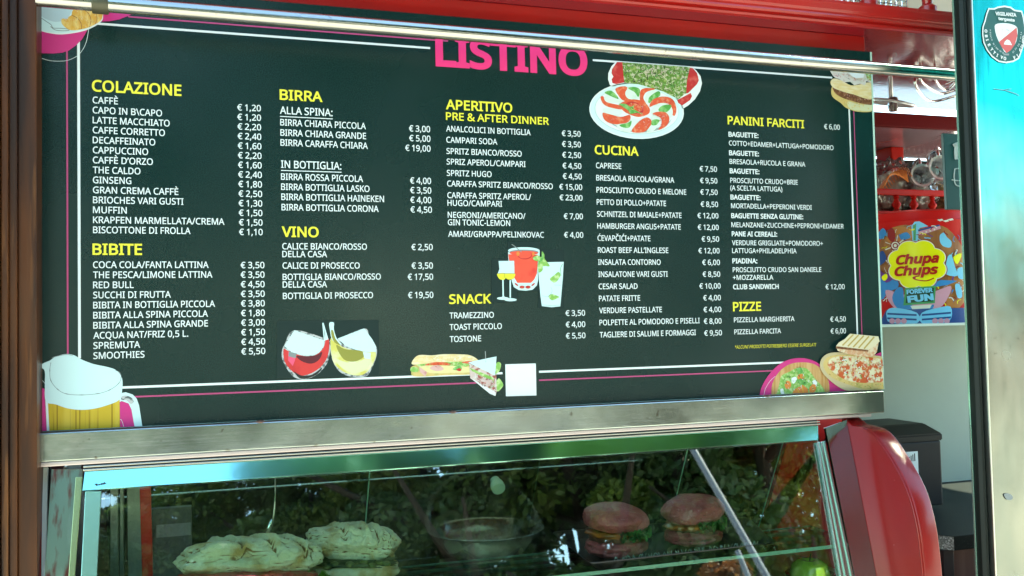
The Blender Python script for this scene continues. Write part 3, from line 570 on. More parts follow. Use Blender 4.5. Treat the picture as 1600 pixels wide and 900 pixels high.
picture('caprese_plate_picture', [
    (pl(543, 567, 476, 282), white_i), (pl(543, 567, 466, 272), cyan_w), (pl(543, 565, 425, 238), ink('plate rim print', (.46, .62, .62))), (pl(545, 562, 418, 232), white_i), (pl(560, 600, 340, 185), blackp), (pl(550, 560, 370, 200), white_i),
    (cr(Z((330, 345), (400, 322), (450, 335), (430, 400), (520, 450), (480, 480), (400, 460), (350, 400)), 4), tom),
    (cr(Z((440, 360), (500, 345), (560, 380), (560, 450), (470, 450), (430, 410)), 4), moz), (cr(Z((455, 340), (520, 328), (575, 355), (560, 430), (520, 380)), 4), bas),
    (cr(Z((575, 400), (590, 355), (650, 338), (730, 350), (640, 380), (610, 440), (640, 500), (580, 470)), 4), tom), (cr(Z((630, 420), (690, 360), (760, 380), (740, 450), (680, 500), (640, 480)), 4), moz),
    (cr(Z((665, 490), (670, 430), (760, 370), (780, 410), (730, 450)), 4), bas),
    (cr(Z((180, 430), (210, 425), (240, 480), (400, 520), (395, 555), (260, 530), (200, 490)), 4), tom), (cr(Z((215, 440), (260, 410), (380, 450), (400, 480), (300, 490), (240, 470)), 4), moz), (cr(Z((220, 385), (280, 365), (330, 400), (360, 450), (280, 420)), 4), bas),
    (cr(Z((370, 500), (480, 455), (600, 470), (670, 540), (660, 600), (560, 630), (460, 600), (400, 560)), 4), tom), (ell(*Z((520, 540))[0], 15, 9, 20), tomd), (ell(*Z((530, 535))[0], 11, 6, 20), tom),
    (cr(Z((670, 530), (700, 460), (800, 425), (900, 450), (940, 540), (920, 620), (860, 560), (800, 500), (720, 510)), 4), tom), (cr(Z((690, 560), (760, 495), (860, 500), (905, 570), (880, 640), (800, 600), (700, 600)), 4), moz), (cr(Z((760, 560), (800, 515), (890, 510), (860, 570), (800, 590)), 4), bas),
    (cr(Z((200, 590), (260, 600), (380, 630), (470, 610), (475, 660), (420, 700), (300, 700), (220, 660)), 4), tom), (cr(Z((205, 545), (300, 550), (390, 570), (370, 615), (280, 605), (215, 580)), 4), moz),
    (cr(Z((340, 710), (440, 690), (510, 650), (560, 680), (520, 740), (460, 780), (380, 760)), 4), moz), (cr(Z((370, 710), (450, 690), (490, 670), (470, 735), (400, 735)), 4), bas),
    (cr(Z((490, 775), (560, 680), (640, 635), (690, 670), (670, 740), (600, 785)), 4), tom), (cr(Z((640, 775), (690, 700), (690, 620), (740, 610), (780, 660), (740, 740), (690, 780)), 4), moz), (cr(Z((690, 710), (700, 660), (770, 660), (740, 710)), 4), bas),
    (cr(Z((700, 600), (760, 578), (840, 590), (870, 650), (840, 720), (760, 760), (790, 700), (780, 640)), 4), tom),
    (cr(Z((360, 500), (430, 500), (480, 530), (520, 510), (510, 550), (600, 600), (540, 590), (480, 600), (460, 570), (420, 540)), 3), bas), (stroke(Z((250, 440), (400, 470)), .5), white_i), (stroke(Z((420, 510), (590, 600)), .6), letp), *bits(Z((700, 600), (860, 600), (850, 700), (760, 740)), 14, [hamp, tomd], 3, .5, 2), *bits(Z((440, 480), (640, 500), (640, 600), (480, 580)), 16, [hamp, tomd, goldi], 4, .5, 4), *bits(Z((700, 450), (900, 460), (930, 560), (880, 520), (740, 490)), 14, [hamp, tomd], 3, .5, 6), *bits(Z((520, 680), (680, 650), (660, 740), (540, 770)), 14, [hamp, tomd], 3, .5, 8), *bits(Z((210, 610), (460, 640), (430, 690), (260, 690)), 10, [hamp, tomd], 4, .4, 9)])
Z = lambda *P: zp(1280, 90, 9, P)
picture('burger_picture', [
    (cr(Z((165, 500), (185, 410), (300, 470), (500, 560), (735, 660), (740, 750), (650, 768), (500, 755), (370, 705), (300, 640), (200, 570)), 4), crust),
    (cr(Z((400, 620), (560, 660), (738, 670), (740, 745), (600, 750), (430, 720)), 4), ink('pale bun print', (.70, .72, .48))),
    (cr(Z((185, 420), (280, 450), (400, 490), (520, 540), (650, 580), (740, 590), (738, 660), (680, 664), (560, 640), (420, 600), (330, 570), (230, 510)), 4), patty),
    (cr(Z((155, 345), (200, 295), (300, 320), (440, 390), (560, 380), (680, 350), (740, 390), (740, 575), (640, 575), (480, 520), (330, 480), (190, 420)), 4), breadi),
    (Z((150, 190), (740, 232), (738, 360), (700, 350), (660, 330), (640, 390), (570, 370), (490, 390), (430, 340), (350, 350), (270, 300), (230, 290), (190, 260)), cab),
    (Z((640, 225), (738, 235), (738, 330), (680, 320), (660, 280)), letp), *bits(Z((170, 200), (730, 235), (720, 330), (560, 350), (300, 300)), 34, [hamp, tomd, white_i, grey_i], 4, .6, 3), *bits(Z((200, 440), (500, 540), (730, 600), (730, 650), (420, 590)), 30, [wined, hamp, patty], 2, .7, 5), *bits(Z((200, 560), (700, 680), (700, 750), (400, 700)), 24, [breadi, goldi], 3, .7, 6), (Z((380, 205), (620, 225), (600, 290), (500, 300), (440, 270)), white_i)])
Z = lambda *P: zp(760, 370, 7.5, P)
picture('cocktail_picture', [
    (Z((245, 60), (630, 62), (630, 640), (245, 640)), patchi), (Z((60, 262), (360, 262), (360, 770), (60, 770)), patchi), (Z((640, 155), (910, 155), (910, 840), (600, 840)), patchi),
    (Z((252, 180), (258, 300), (290, 450), (296, 520), (320, 590), (380, 625), (460, 632), (540, 620), (590, 570), (605, 500), (600, 420), (622, 300), (622, 160)), cyan_w),
    (Z((255, 205), (330, 205), (600, 210), (600, 300), (590, 430), (560, 500), (520, 540), (360, 540), (320, 470), (270, 330)), redw),
    (zp(760, 370, 7.5, ell(437, 162, 185, 40)), cyan_w), (zp(760, 370, 7.5, ell(437, 180, 172, 30)), grey_i), (zp(760, 370, 7.5, ell(437, 190, 168, 26)), redw), (zp(760, 370, 7.5, ell(447, 215, 85, 50)), tomd), (zp(760, 370, 7.5, ell(447, 210, 78, 44)), redw),
    (zp(760, 370, 7.5, ell(368, 198, 18, 26)), orng), (zp(760, 370, 7.5, ell(548, 200, 14, 22)), orng), (stroke(Z((292, 88), (330, 112), (410, 180)), 1.2), grey_i),
    (zp(760, 370, 7.5, ell(415, 590, 30, 18)), tomd), (zp(760, 370, 7.5, ell(485, 590, 30, 18)), tomd), (zp(760, 370, 7.5, ell(350, 560, 26, 9, 40)), tomd), (zp(760, 370, 7.5, ell(545, 560, 26, 9, -40)), tomd),
    (Z((140, 284), (322, 282), (326, 430), (130, 430), (150, 380)), cyan_w), (cr(Z((125, 432), (215, 425), (222, 480), (200, 506), (160, 500), (135, 475)), 4), yel), (cr(Z((212, 430), (328, 430), (326, 470), (310, 495), (250, 500), (216, 470)), 4), yel),
    (stroke(Z((128, 430), (328, 430)), .7), grey_i), (stroke(Z((212, 430), (208, 480)), .6), wwd),
    (stroke(Z((190, 505), (194, 700)), 2.2), cyan_w), (stroke(Z((276, 508), (276, 715)), 2.2), cyan_w), (zp(760, 370, 7.5, ell(190, 722, 70, 17)), cyan_w), (zp(760, 370, 7.5, ell(280, 738, 72, 18)), cyan_w), (zp(760, 370, 7.5, ell(195, 700, 14, 8)), cyan_w),
    (Z((602, 400), (640, 300), (902, 294), (890, 500), (862, 815), (760, 826), (645, 812), (630, 700)), cyan_w), (stroke(Z((655, 798), (760, 808), (860, 800)), .5), grey_i),
    (cr(Z((740, 490), (790, 450), (840, 412), (865, 450), (840, 500), (800, 538), (760, 525)), 4), letp), (cr(Z((725, 690), (770, 672), (850, 705), (810, 730), (770, 745), (735, 725)), 4), letp), (stroke(cr(Z((890, 320), (865, 370), (872, 460)), 4, False), .8), bas), (stroke(Z((790, 565), (870, 568)), .5), grey_i), (stroke(cr(Z((750, 590), (765, 640), (720, 700), (650, 690)), 4, False), .4), grey_i),
    (cr(Z((540, 245), (600, 218), (640, 240), (645, 172), (675, 210), (678, 260), (740, 345), (660, 345), (655, 390), (612, 420), (596, 340), (606, 290), (560, 278)), 3), letp), (cr(Z((610, 290), (640, 240), (650, 190), (668, 230), (640, 290)), 3), bas)])
Z = lambda *P: zp(430, 490, 8.183, P)
picture('wine_glass_picture', [
    (Z((20, 95), (1320, 80), (1330, 795), (20, 830)), patchi),
    (cr(Z((245, 212), (120, 395), (85, 480), (90, 580), (140, 690), (225, 800), (320, 838), (430, 830), (560, 760), (660, 640), (690, 540), (700, 420), (660, 330)), 4), silver_i),
    (Z((245, 214), (622, 345), (616, 420), (560, 500), (470, 535), (350, 532), (210, 492), (118, 415)), cyan_w),
    (cr(Z((105, 455), (160, 475), (270, 520), (400, 545), (510, 530), (590, 470), (630, 400), (650, 290), (688, 340), (686, 470), (650, 590), (560, 700), (430, 775), (300, 790), (200, 720), (120, 610)), 4), wine),
    (cr(Z((270, 540), (400, 545), (520, 530), (600, 490), (560, 590), (460, 640), (340, 610)), 4), wined), (Z((165, 485), (270, 520), (250, 600), (225, 670), (165, 600)), ink('pink glint print', (.80, .10, .20))), (Z((175, 485), (272, 515), (262, 570), (168, 545)), grey_i),
    (cr(Z((240, 740), (330, 790), (470, 780), (600, 690), (540, 770), (420, 825), (310, 825)), 4), dk_i),
    (Z((600, 118), (618, 118), (650, 230), (680, 330), (640, 340), (622, 350)), cyan_w), (Z((622, 180), (640, 260), (632, 330)), grey_i),
    (cr(Z((700, 340), (705, 480), (740, 620), (820, 740), (940, 800), (1080, 812), (1180, 790), (1260, 640), (1300, 500), (1280, 400), (1200, 280), (1135, 190), (800, 320)), 4), silver_i),
    (Z((1135, 190), (800, 318), (900, 410), (1020, 460), (1160, 488), (1285, 486), (1290, 430), (1240, 330)), cyan_w),
    (cr(Z((705, 330), (760, 330), (850, 420), (1000, 465), (1160, 490), (1285, 500), (1250, 640), (1180, 740), (1080, 790), (930, 770), (800, 690), (730, 580)), 4), ww),
    (cr(Z((780, 400), (880, 450), (1000, 465), (1105, 480), (1130, 550), (1030, 610), (900, 600), (820, 510)), 4), wwd), (cr(Z((760, 580), (900, 620), (1030, 630), (1180, 560), (1230, 600), (1150, 720), (1000, 760), (860, 700)), 4), ink('pale wine print', (.72, .76, .44))),
    (Z((1120, 490), (1220, 500), (1215, 580), (1140, 570)), cyan_w), (cr(Z((690, 120), (750, 116), (748, 200), (790, 330), (850, 390), (780, 380), (720, 320), (700, 220)), 3), cyan_w), (cr(Z((715, 210), (740, 220), (770, 320), (830, 400), (760, 370), (720, 290)), 3), wwd)])
Z = lambda *P: zp(630, 540, 7.27, P)
picture('sandwich_picture', [
    (cr(Z((110, 345), (90, 300), (110, 230), (400, 200), (800, 230), (820, 320), (500, 335), (250, 350)), 4), crust),
    (cr(Z((105, 215), (112, 160), (180, 108), (330, 110), (450, 98), (620, 98), (760, 110), (850, 165), (820, 200), (500, 190), (250, 210)), 4), breadi),
    (Z((150, 215), (300, 200), (500, 185), (760, 180), (760, 210), (700, 250), (200, 260)), letp), (cr(Z((250, 215), (340, 190), (450, 188), (540, 205), (500, 225), (380, 220), (280, 236)), 4), tom), (cr(Z((660, 190), (760, 172), (800, 190), (740, 205)), 4), tom),
    (cr(Z((180, 240), (320, 225), (560, 230), (780, 250), (780, 300), (560, 310), (300, 310)), 4), ink('cheese print', (.80, .70, .34))), (cr(Z((300, 260), (340, 228), (410, 225), (460, 270), (380, 290)), 4), hamp), (cr(Z((560, 270), (620, 225), (660, 240), (650, 280)), 4), bas), (cr(Z((600, 275), (640, 255), (660, 275), (640, 290)), 4), tomd),
    (Z((180, 240), (270, 300), (250, 355), (190, 300)), hamp), (cr(Z((80, 260), (120, 240), (170, 260), (160, 300), (90, 295)), 3), letp),
    (cr(Z((1040, 230), (1075, 185), (1110, 210), (1090, 290), (1040, 320)), 3), letp), (cr(Z((1050, 420), (1085, 370), (1135, 440), (1110, 490), (1070, 520), (1045, 480)), 3), letp),
    (Z((745, 200), (1055, 330), (1060, 520), (1045, 570), (990, 550), (860, 440), (760, 370)), ink('sandwich layer print', (.66, .52, .48), var=[(130, (.34, .10, .08), .5, .6), (90, (.74, .72, .66), .52, .7)])),
    (Z((750, 250), (1020, 360), (1030, 400), (900, 350), (780, 290)), letp), (Z((760, 365), (1048, 530), (1045, 572), (980, 545)), white_i), (Z((735, 190), (1058, 122), (1040, 340)), cyan_w), (stroke(Z((930, 62), (936, 190)), .9), silver_i), *bits(Z((780, 290), (1030, 400), (1040, 540), (860, 430)), 50, [hamp, tomd, white_i, wined, bas], 3, .7, 3), *bits(Z((120, 205), (780, 190), (780, 230), (200, 250)), 26, [bas, dk_i, letp, tomd], 3, .6, 4), *bits(Z((130, 160), (200, 115), (780, 115), (820, 180), (500, 180)), 26, [crust, goldi, white_i], 5, .5, 5, .3)])
picture('blank_white_card', [(Z((1158, 212), (1505, 202), (1512, 566), (1165, 575)), white_i)])
Z = lambda *P: zp(50, 540, 6.426, P)
picture('beer_pitcher_picture', [
    ([(50, 690)] + Z((30, 410), (60, 412), (135, 435), (150, 860)) + [(78, 690)], pink_i),
    ([(180, 690)] + Z((880, 560), (960, 560), (1020, 640), (1060, 900)) + [(218, 690)], pink_i), (stroke(cr(Z((30, 310), (80, 330), (110, 355), (135, 385)), 4, False), .6), white_i), (stroke(cr(Z((885, 740), (900, 750), (922, 820), (925, 900)), 4, False), .6), white_i),
    (Z((880, 480), (940, 468), (1010, 490), (1050, 530), (1075, 600), (1108, 820), (1108, 900), (1030, 900), (1020, 760), (1000, 640), (970, 580), (900, 555), (870, 570)), cyan_w), (cr(Z((900, 510), (950, 500), (1010, 530), (1020, 570), (990, 585), (950, 550), (900, 545)), 4), silver_i),
    (Z((135, 560), (500, 640), (880, 520), (885, 900), (165, 900)), beer), (Z((135, 540), (160, 560), (175, 900), (165, 900), (150, 860)), white_i),
    (cr(Z((180, 150), (230, 115), (330, 85), (420, 95), (500, 140), (620, 185), (760, 215), (850, 250), (905, 330), (905, 450), (880, 540), (780, 590), (640, 630), (500, 645), (360, 630), (240, 590), (140, 560), (130, 400), (130, 260), (100, 220), (110, 180)), 4), cyan_w),
    (stroke(cr(Z((190, 170), (180, 250), (190, 350), (260, 440), (350, 485), (500, 495), (660, 482), (780, 445), (870, 380), (895, 320), (880, 270), (840, 250)), 5, False), [.8 + .7 * ((i * 7) % 5 == 0) for i in range(56)]), grey_i), (stroke(cr(Z((200, 120), (280, 100), (350, 90), (410, 98)), 4, False), .9), grey_i)])
Z = lambda *P: zp(1180, 500, 6.427, P)
picture('salad_and_pizza_picture', [
    ([(1182, 640)] + cr(Z((40, 760), (60, 680), (120, 570), (220, 460), (330, 400), (450, 382), (560, 400), (650, 450), (740, 560)), 5, False) + [(1383, 610), (1383, 640)], pink_i),
    (cr(Z((1200, 360), (1230, 335), (1290, 318), (1320, 330), (1320, 480), (1260, 400)), 4), pink_i),
    (stroke(cr(Z((85, 760), (100, 690), (150, 610), (200, 565)), 4, False), .5), white_i),
    ([(1204, 640)] + cr(Z((160, 745), (170, 640), (230, 530), (330, 450), (450, 425), (580, 440), (680, 510), (735, 620), (745, 740)), 5, False) + [(1297, 640)], woodp),
    ([(1212, 640)] + cr(Z((215, 735), (240, 640), (260, 560), (340, 520), (420, 480), (520, 490), (600, 590), (680, 680), (700, 740)), 3, False) + [(1290, 640)], letp),
    (cr(Z((360, 590), (400, 570), (415, 600), (380, 640)), 4), white_i), (cr(Z((570, 620), (600, 600), (620, 640), (590, 655)), 4), white_i), (cr(Z((250, 700), (275, 690), (290, 740), (260, 745)), 4), white_i), (zp(1180, 500, 6.427, ell(455, 572, 36, 30)), orng), (zp(1180, 500, 6.427, ell(325, 652, 32, 42)), orng), (zp(1180, 500, 6.427, ell(575, 690, 32, 48, 20)), orng),
    (Z((370, 760), (385, 700), (470, 650), (525, 690), (530, 760)), orng), (stroke(Z((420, 690), (440, 750)), .5), yel), (stroke(Z((470, 665), (480, 750)), .5), yel), (cr(Z((400, 610), (480, 590), (530, 640), (470, 650)), 3), bas), *bits(Z((240, 720), (270, 570), (420, 490), (520, 500), (600, 600), (680, 700)), 60, [bas, bas, letp, moz, dk_i], 3, .9, 9), (cr(Z((410, 500), (440, 475), (470, 520), (430, 540)), 3), bas),
    (cr(Z((640, 430), (680, 360), (780, 325), (1000, 340), (1320, 400), (1320, 720), (1200, 720), (1000, 725), (860, 690), (720, 590), (650, 500)), 4), ink('wooden board print', (.60, .50, .30))),
    (cr(Z((672, 440), (720, 370), (850, 350), (1100, 360), (1320, 420), (1320, 700), (1150, 712), (960, 660), (780, 590), (700, 520)), 4), crust),
    (cr(Z((715, 450), (760, 380), (900, 360), (1100, 370), (1320, 420), (1320, 600), (1200, 625), (1060, 630), (900, 600), (780, 530)), 4), pizzai), *bits(Z((740, 450), (780, 385), (900, 370), (1270, 420), (1270, 590), (1060, 620), (900, 590), (790, 520)), 110, [tomd, tomd, ink('cream strip print', (.70, .68, .48)), white_i, moz, bas, crust], 2.6, 1.3, 7), *bits(Z((690, 520), (780, 600), (960, 670), (1150, 705), (1270, 700), (1270, 640), (1060, 640), (880, 610), (760, 540)), 40, [breadi, crust, bas, patty, goldi], 2.2, .8, 8),
    (Z((780, 270), (860, 250), (1060, 290), (1210, 210), (1190, 320), (1150, 370), (1000, 360), (900, 340), (800, 310)), ink('toast filling print', (.66, .36, .20), var=(150, (.78, .66, .46), .45, .6))),
    (Z((920, 138), (1205, 165), (1218, 215), (1170, 260), (1105, 300), (780, 262), (810, 225), (870, 190)), ink('grilled toast print', (.80, .72, .50))),
    *[(stroke(Z((955 + k * 52, 145 + k * 6), (845 + k * 54, 255 + k * 8)), 2.2), ink('grill mark print', (.50, .36, .10))) for k in range(5)],
    (Z((780, 262), (1105, 300), (1100, 318), (780, 285)), patty)])

# ================================================================== steel rail across the top
T = thing('steel_rail', 'round stainless steel rail running across the top of the menu board', 'rail', (.8, -.07, 1.95))
ty = -.07
a0 = at(60, -2.8, ty); a1 = at(1490, 116.6, ty); zr_ = a0[2]; zr1 = a1[2] + (a1[2] - a0[2]) * .08
tube_m = mat('rail steel', (.40, .40, .385), .2, 1., bump=[(300, .15, .0004, (.03, 1, 1)), (60, .12, .002)], roughvar=(20, .14, .28, (.3, 1, 1)), var=(110, (.2, .19, .17), .68, .76))
tube('tube', [(a0[0], ty, zr_), (a0[0] + (a1[0] - a0[0]) * 1.08, ty, zr1)], .0131, tube_m, T, 36)
lathe('end_cap', [(.0130, 0), (.0124, .003), (.006, .0055), (0, .006)], (a0[0], ty, zr_), tube_m, T, 24, (-1, 0, 0))
q = at(158, 12, ty)
lathe('clamp_band', [(.0132, -.012), (.0166, -.0118), (.0170, -.009), (.0170, .009), (.0166, .0118), (.0132, .012)], (q[0] - .001, ty, zr_), olive, T, 32, (1, 0, 0))
box('clamp_arm', q[0] - .008, q[0] + .006, ty, -.001, zr_ + .006, zr_ + .013, olive, T, .001)

# ================================================================== wooden pillar on the left
P_ = thing('wooden_pillar', 'brown varnished wooden pillar of stepped boards at the left edge', 'pillar', (-.12, -.1, 0))
def pil(px0, px1, y, yb):
    x0, x1 = at(px0, 450, y)[0], at(px1, 450, y)[0]
    slab('board', [(x0, y, .0), (x1, y, .0), (x1, yb, .0), (x0, yb, .0)], (0, 0, 2.6), wood_d, P_, .0016)
pil(28, 57.5, -.055, .05); pil(14, 26.5, -.062, .05); pil(1.5, 12.5, -.068, .05); pil(-30, -1, -.074, .05); pil(-160, -32, -.08, .05)
pil(12, 28.6, -.048, .05); pil(-3, 14, -.054, .05)

# ================================================================== display case
D = thing('display_case', 'stainless and glass refrigerated display case under the menu board with curved red end panel', 'display case', (.75, 0, .9))
lx0, lx1 = -.0575, 1.5448
slab('ledge', [(lx0, -.020, 1.2975), (lx0, -.0215, 1.296), (lx0, -.0215, 1.2535), (lx0, -.020, 1.252), (lx0, .035, 1.252), (lx0, .035, 1.2975)], (lx1 - lx0, 0, 0), steel, D, .0008)
box('ledge_lip', lx0 + .002, lx1 - .03, -.0175, .034, 1.2445, 1.2516, mat('pinkish aluminium lip', (.50, .44, .45), .35, .9, bump=(300, .1, .0004, (.05, 1, 1))), D, .0015)
x0r = at(130, 735, -.02)[0]; x1r = at(1282, 670, -.02)[0]
box('channel', x0r, x1r, -.010, .02, 1.230, 1.2444, mat('dark channel', (.05, .045, .045), .5), D, .0005)
box('rib', x0r, x1r, -.0195, -.0098, 1.2398, 1.2424, alu, D, .0008)
box('rib', x0r, x1r, -.0205, -.0098, 1.2345, 1.2375, alu, D, .0008)
# bezel, tipped further back than the glass
bt_ = R_(21); bd = np.array([0, -math.sin(bt_), -math.cos(bt_)]); b0 = np.array([0, -.0165, 1.2335]); bl = .0305
def bz(x, l, off=0.): return np.array([x, 0, 0]) + b0 + bd * l + np.array([0, -math.cos(bt_), math.sin(bt_)]) * off
slab('bezel', [bz(x0r + .002, 0), bz(x1r - .003, 0), bz(x1r - .012, bl), bz(x0r - .0005, bl)], (0, .006, -.002), steel_sky_tint, D, .0006)
box('bezel_return', x0r + .004, x1r - .012, -.0268, -.0150, 1.2052, 1.2068, alu, D, 0)
# maker's mark scrawl on the bezel
def bzpx(px, py):
    d = ray(px, py); n = np.array([0, -math.cos(bt_), math.sin(bt_)]); p0 = b0 + n * .0006; return CP + d * ((p0 - CP) @ n) / (d @ n)
sc_ = [(148, 757), (152, 756), (150, 758.5), (156, 756.5), (154, 758), (160, 755), (158, 757.5), (164, 753.5), (161, 756.5), (166, 755)]
V, Fc = tube_geo([bzpx(*p) for p in cr(sc_, 3, False)], .0007, 5); mesh('scrawled_mark', V, Fc, dk_i, D)
def gquad(P, off=0.): return [onG(px, py, off) for px, py in P]
def ext_line(a, b, y): t = (y - a[1]) / (b[1] - a[1]); return (a[0] + t * (b[0] - a[0]), y)
YB = 985
def gstrip(name, tl, bl_, br, tr, m, off, th, bev=.0008):
    P = gquad([tl, ext_line(tl, bl_, YB), ext_line(tr, br, YB), tr], off); return slab(name, P, tuple(-GN * th), m, D, bev)
gstrip('left_post', (133, 768), (126.5, 900), (151, 900), (158, 768), alu_g, .004, .012)
gstrip('left_plate', (80, 733), (69, 900), (116, 900), (130, 733), mat('steel with painted reflections', (.16, .21, .15), .3, .9, bump=(120, .2, .001, (1, 1, .02)), var=[(60, (.13, .04, .03), .5, .62, (1, 1, .02)), (40, (.26, .30, .22), .5, .7, (1, 1, .02))]), -.002, .010)  # red and green reflections painted in as vertical streaks
gstrip('left_trim', (118, 745), (107, 900), (117, 900), (129, 745), mat('yellowish trim', (.30, .35, .17), .25, .8), .003, .008)
gstrip('left_backing', (56, 728), (56, 900), (70, 900), (79, 728), black_m, -.03, .01)
o = gstrip('side_strip', (66, 730), (64.5, 900), (72, 900), (75, 730), mat('pale strip', (.5, .56, .54), .4), -.02, .008)
o = gstrip('side_strip', (57, 728), (57, 900), (64, 900), (66, 728), red_panel, -.016, .008)
gp = gstrip('glass_pane', (157, 752), (147, 900), (1316, 900), (1279, 678), glass_m, .0005, .005, 0)
# right post: ribs on a base
def rl(t): # fraction across the post -> top and bottom pixel
    return (1276.6 + t * 12.9, 691.5 - t * 2.5), (1312.5 + t * 21.5, 899)
def rstrip(name, t0, t1, m, off, th): a, b = rl(t0); c, d = rl(t1); gstrip(name, a, b, d, c, m, off, th)
rstrip('right_post', 0, 1, alu_g, .0015, .012); rstrip('post_rib', .08, .24, alu, .0045, .004); rstrip('post_rib', .42, .62, alu, .0050, .004); rstrip('post_rib', .84, .98, alu, .0045, .004)
steel_mir = mat('mirror steel end plate', (.42, .42, .39), .12, 1., bump=(8, .1, .003), roughvar=(10, .08, .16))
XP = 1.46
P = [onG(1290, 668), onG(*ext_line((1290, 689), (1334.5, 899), YB)), None, None]
g1 = onG(1340, 760); l1 = (XP - .0005)
def gx(x, z): l = (GP[2] - z) / math.cos(TL); return np.array([x, GP[1] - l * math.sin(TL), z])
P = [gx(P[0][0], P[0][2]), gx(P[1][0], P[1][2]), gx(l1, P[1][2]), gx(l1, 1.2442 - .004)]
slab('end_plate', [p - GN * .001 for p in P], tuple(-GN * .006), steel_mir, D, .0005)
# curved red end panel: profile read at the corner edge in the plane x = XP
cpx = [(1331, 664), (1346, 667), (1363, 674), (1378, 690), (1392, 711), (1405, 733), (1415, 752), (1425, 776), (1433, 804), (1439, 835), (1443, 867), (1446, 900), (1447, 940), (1447, 985)]
arc = [onX(px, py, XP) for px, py in cpx]; arc = [np.array([XP, a[1], a[2]]) for a in arc]
arc = [np.array(p) for p in cr(arc, 3, False)]
zb = arc[-1][2]
back = [np.array([XP, .42, zb]), np.array([XP, .40, 1.0]), np.array([XP, .16, 1.238]), np.array([XP, .0, 1.2425])]
prf = arc + back
bm = bmesh.new(); ring0 = [bm.verts.new(p) for p in prf]; ring1 = [bm.verts.new(p + np.array([.040, 0, 0])) for p in prf]; n = len(prf)
bm.faces.new(ring0); bm.faces.new(ring1[::-1])
for i in range(n): bm.faces.new((ring0[i], ring1[i], ring1[(i + 1) % n], ring0[(i + 1) % n]))
bmesh.ops.recalc_face_normals(bm, faces=bm.faces[:])
es = [e for e in bm.edges if all(abs(v.co.x - XP) < 1e-6 for v in e.verts) or all(abs(v.co.x - XP - .04) < 1e-6 for v in e.verts)]
bmesh.ops.bevel(bm, geom=es, offset=.0035, segments=3, affect='EDGES', profile=.5)
o = from_bm('end_panel', bm, red_panel, D); smooth_by(o, 30)
# raised bead just inside the curved edge
bead = []
cen = np.array([XP, .25, 1.0])
for p in arc[4:]: v = p - cen; v = v / np.linalg.norm(v); bead.append(p - v * .006 + np.array([-.0006, 0, 0]))
tube('edge_bead', bead, .0022, red_panel, D, 8)
# inside of the end panel (liner), rear doors, floor, left end, shelf
yr1 = onX(1228, 700, XP)[1]; p2 = onX(1170, 900, XP - .006); z2 = p2[2]; p1 = onX(1228, 700, XP - .006)
slab('liner', [gx(XP - .004, 1.24) + [0, .012, 0], gx(XP - .004, .92) + [0, .012, 0], (XP - .004, p2[1] + (p2[1] - p1[1]) * .1, .92), (XP - .004, p2[1], z2), (XP - .004, p1[1], p1[2]), (XP - .004, p1[1] - .02, 1.24)], (-.003, 0, 0), red_in, D)
rd = _n(np.array([0, p2[1] - p1[1], p2[2] - p1[2]]))
def rear(x, z): t = (p1[2] - z) / (p1[2] - z2); return np.array([x, p1[1] + .004 + t * (p2[1] - p1[1]), z])
smoke = thin_glass('smoked rear glass', (.5, .56, .55), 1.45, .02)
for x0, x1, dy in ((.02, .50, 0), (.46, .86, .012), (.82, 1.2, 0), (1.17, 1.452, .012)):
    o = slab('rear_door', [rear(x0, 1.24) + [0, dy, 0], rear(x1, 1.24) + [0, dy, 0], rear(x1, .93) + [0, dy, 0], rear(x0, .93) + [0, dy, 0]], (0, .004, .002), smoke, D)
    tube('door_edge', [rear(x1, 1.238) + [0, dy - .002, 0], rear(x1, .93) + [0, dy - .002, 0]], .0014, glass_edge, D, 6)
# knob on the rear glass
def onR(px, py, off=0.):
    n = np.cross(np.array([1, 0, 0]), rd); n = n if n[1] < 0 else -n; p0 = rear(0, 1.1) + n * off; d = ray(px, py); return CP + d * ((p0 - CP) @ n) / (d @ n), n
kp, kn = onR(773, 750, .0)
lathe('door_knob', [(.010, 0), (.010, .012), (.0135, .014), (.0142, .018), (.0142, .028), (.0135, .031), (0, .0315)], kp, mat('pale green knob', (.42, .62, .52), .3), D, 28, tuple(kn))
box('case_floor', -.05, XP - .008, -.07, .48, .905, .925, mat('case floor steel', (.30, .33, .32), .3, .9), D, .001)
box('cabinet', -.057, XP + .04, -.09, .48, .86, .904, steel, D, .002)
slab('end_liner', [(-.02, .0, 1.24), (-.02, -.075, .926), (-.02, .42, .926), (-.02, .2, 1.24)], (-.004, 0, 0), mat('grey liner', (.16, .17, .16), .4), D)
# frame uprights at the left inside
for a, b, wd, m in ((172, 172, 12, alu), (187, 187, 6, alu), (198, 200, 22, alu), (218, 222, 16, red_in)):
    A = at(a, 762, .10); Bq = at(b, 905, .14); ww = wd / 890.; slab('inner_upright', [A, A + [ww, 0, 0], Bq + [ww, 0, 0], Bq], (0, .012, 0), m, D, .001)
ZS = 1.0012
sf = [onZ(975, 892, ZS), onZ(1303, 849, ZS)]
yf, yb_ = -.058, .1135
box('glass_shelf', -.012, XP - .012, yf, yb_, ZS - .007, ZS - .0005, glass_s, D, 0)
box('shelf_edge', -.012, XP - .012, yf - .0016, yf, ZS - .0072, ZS - .0003, glass_edge, D, .0003)
box('shelf_edge', -.012, XP - .012, yb_, yb_ + .0014, ZS - .0040, ZS - .0003, glass_edge, D, .0003)
box('added_ledge_strip', XB0, XB1 - .012, -.0198, -.0016, 1.2976, 1.2984, mat('added dark strip', (.03, .022, .018), .7, spec=.1), D, 0)  # dark strip added to hide the sky reflection along the ledge top
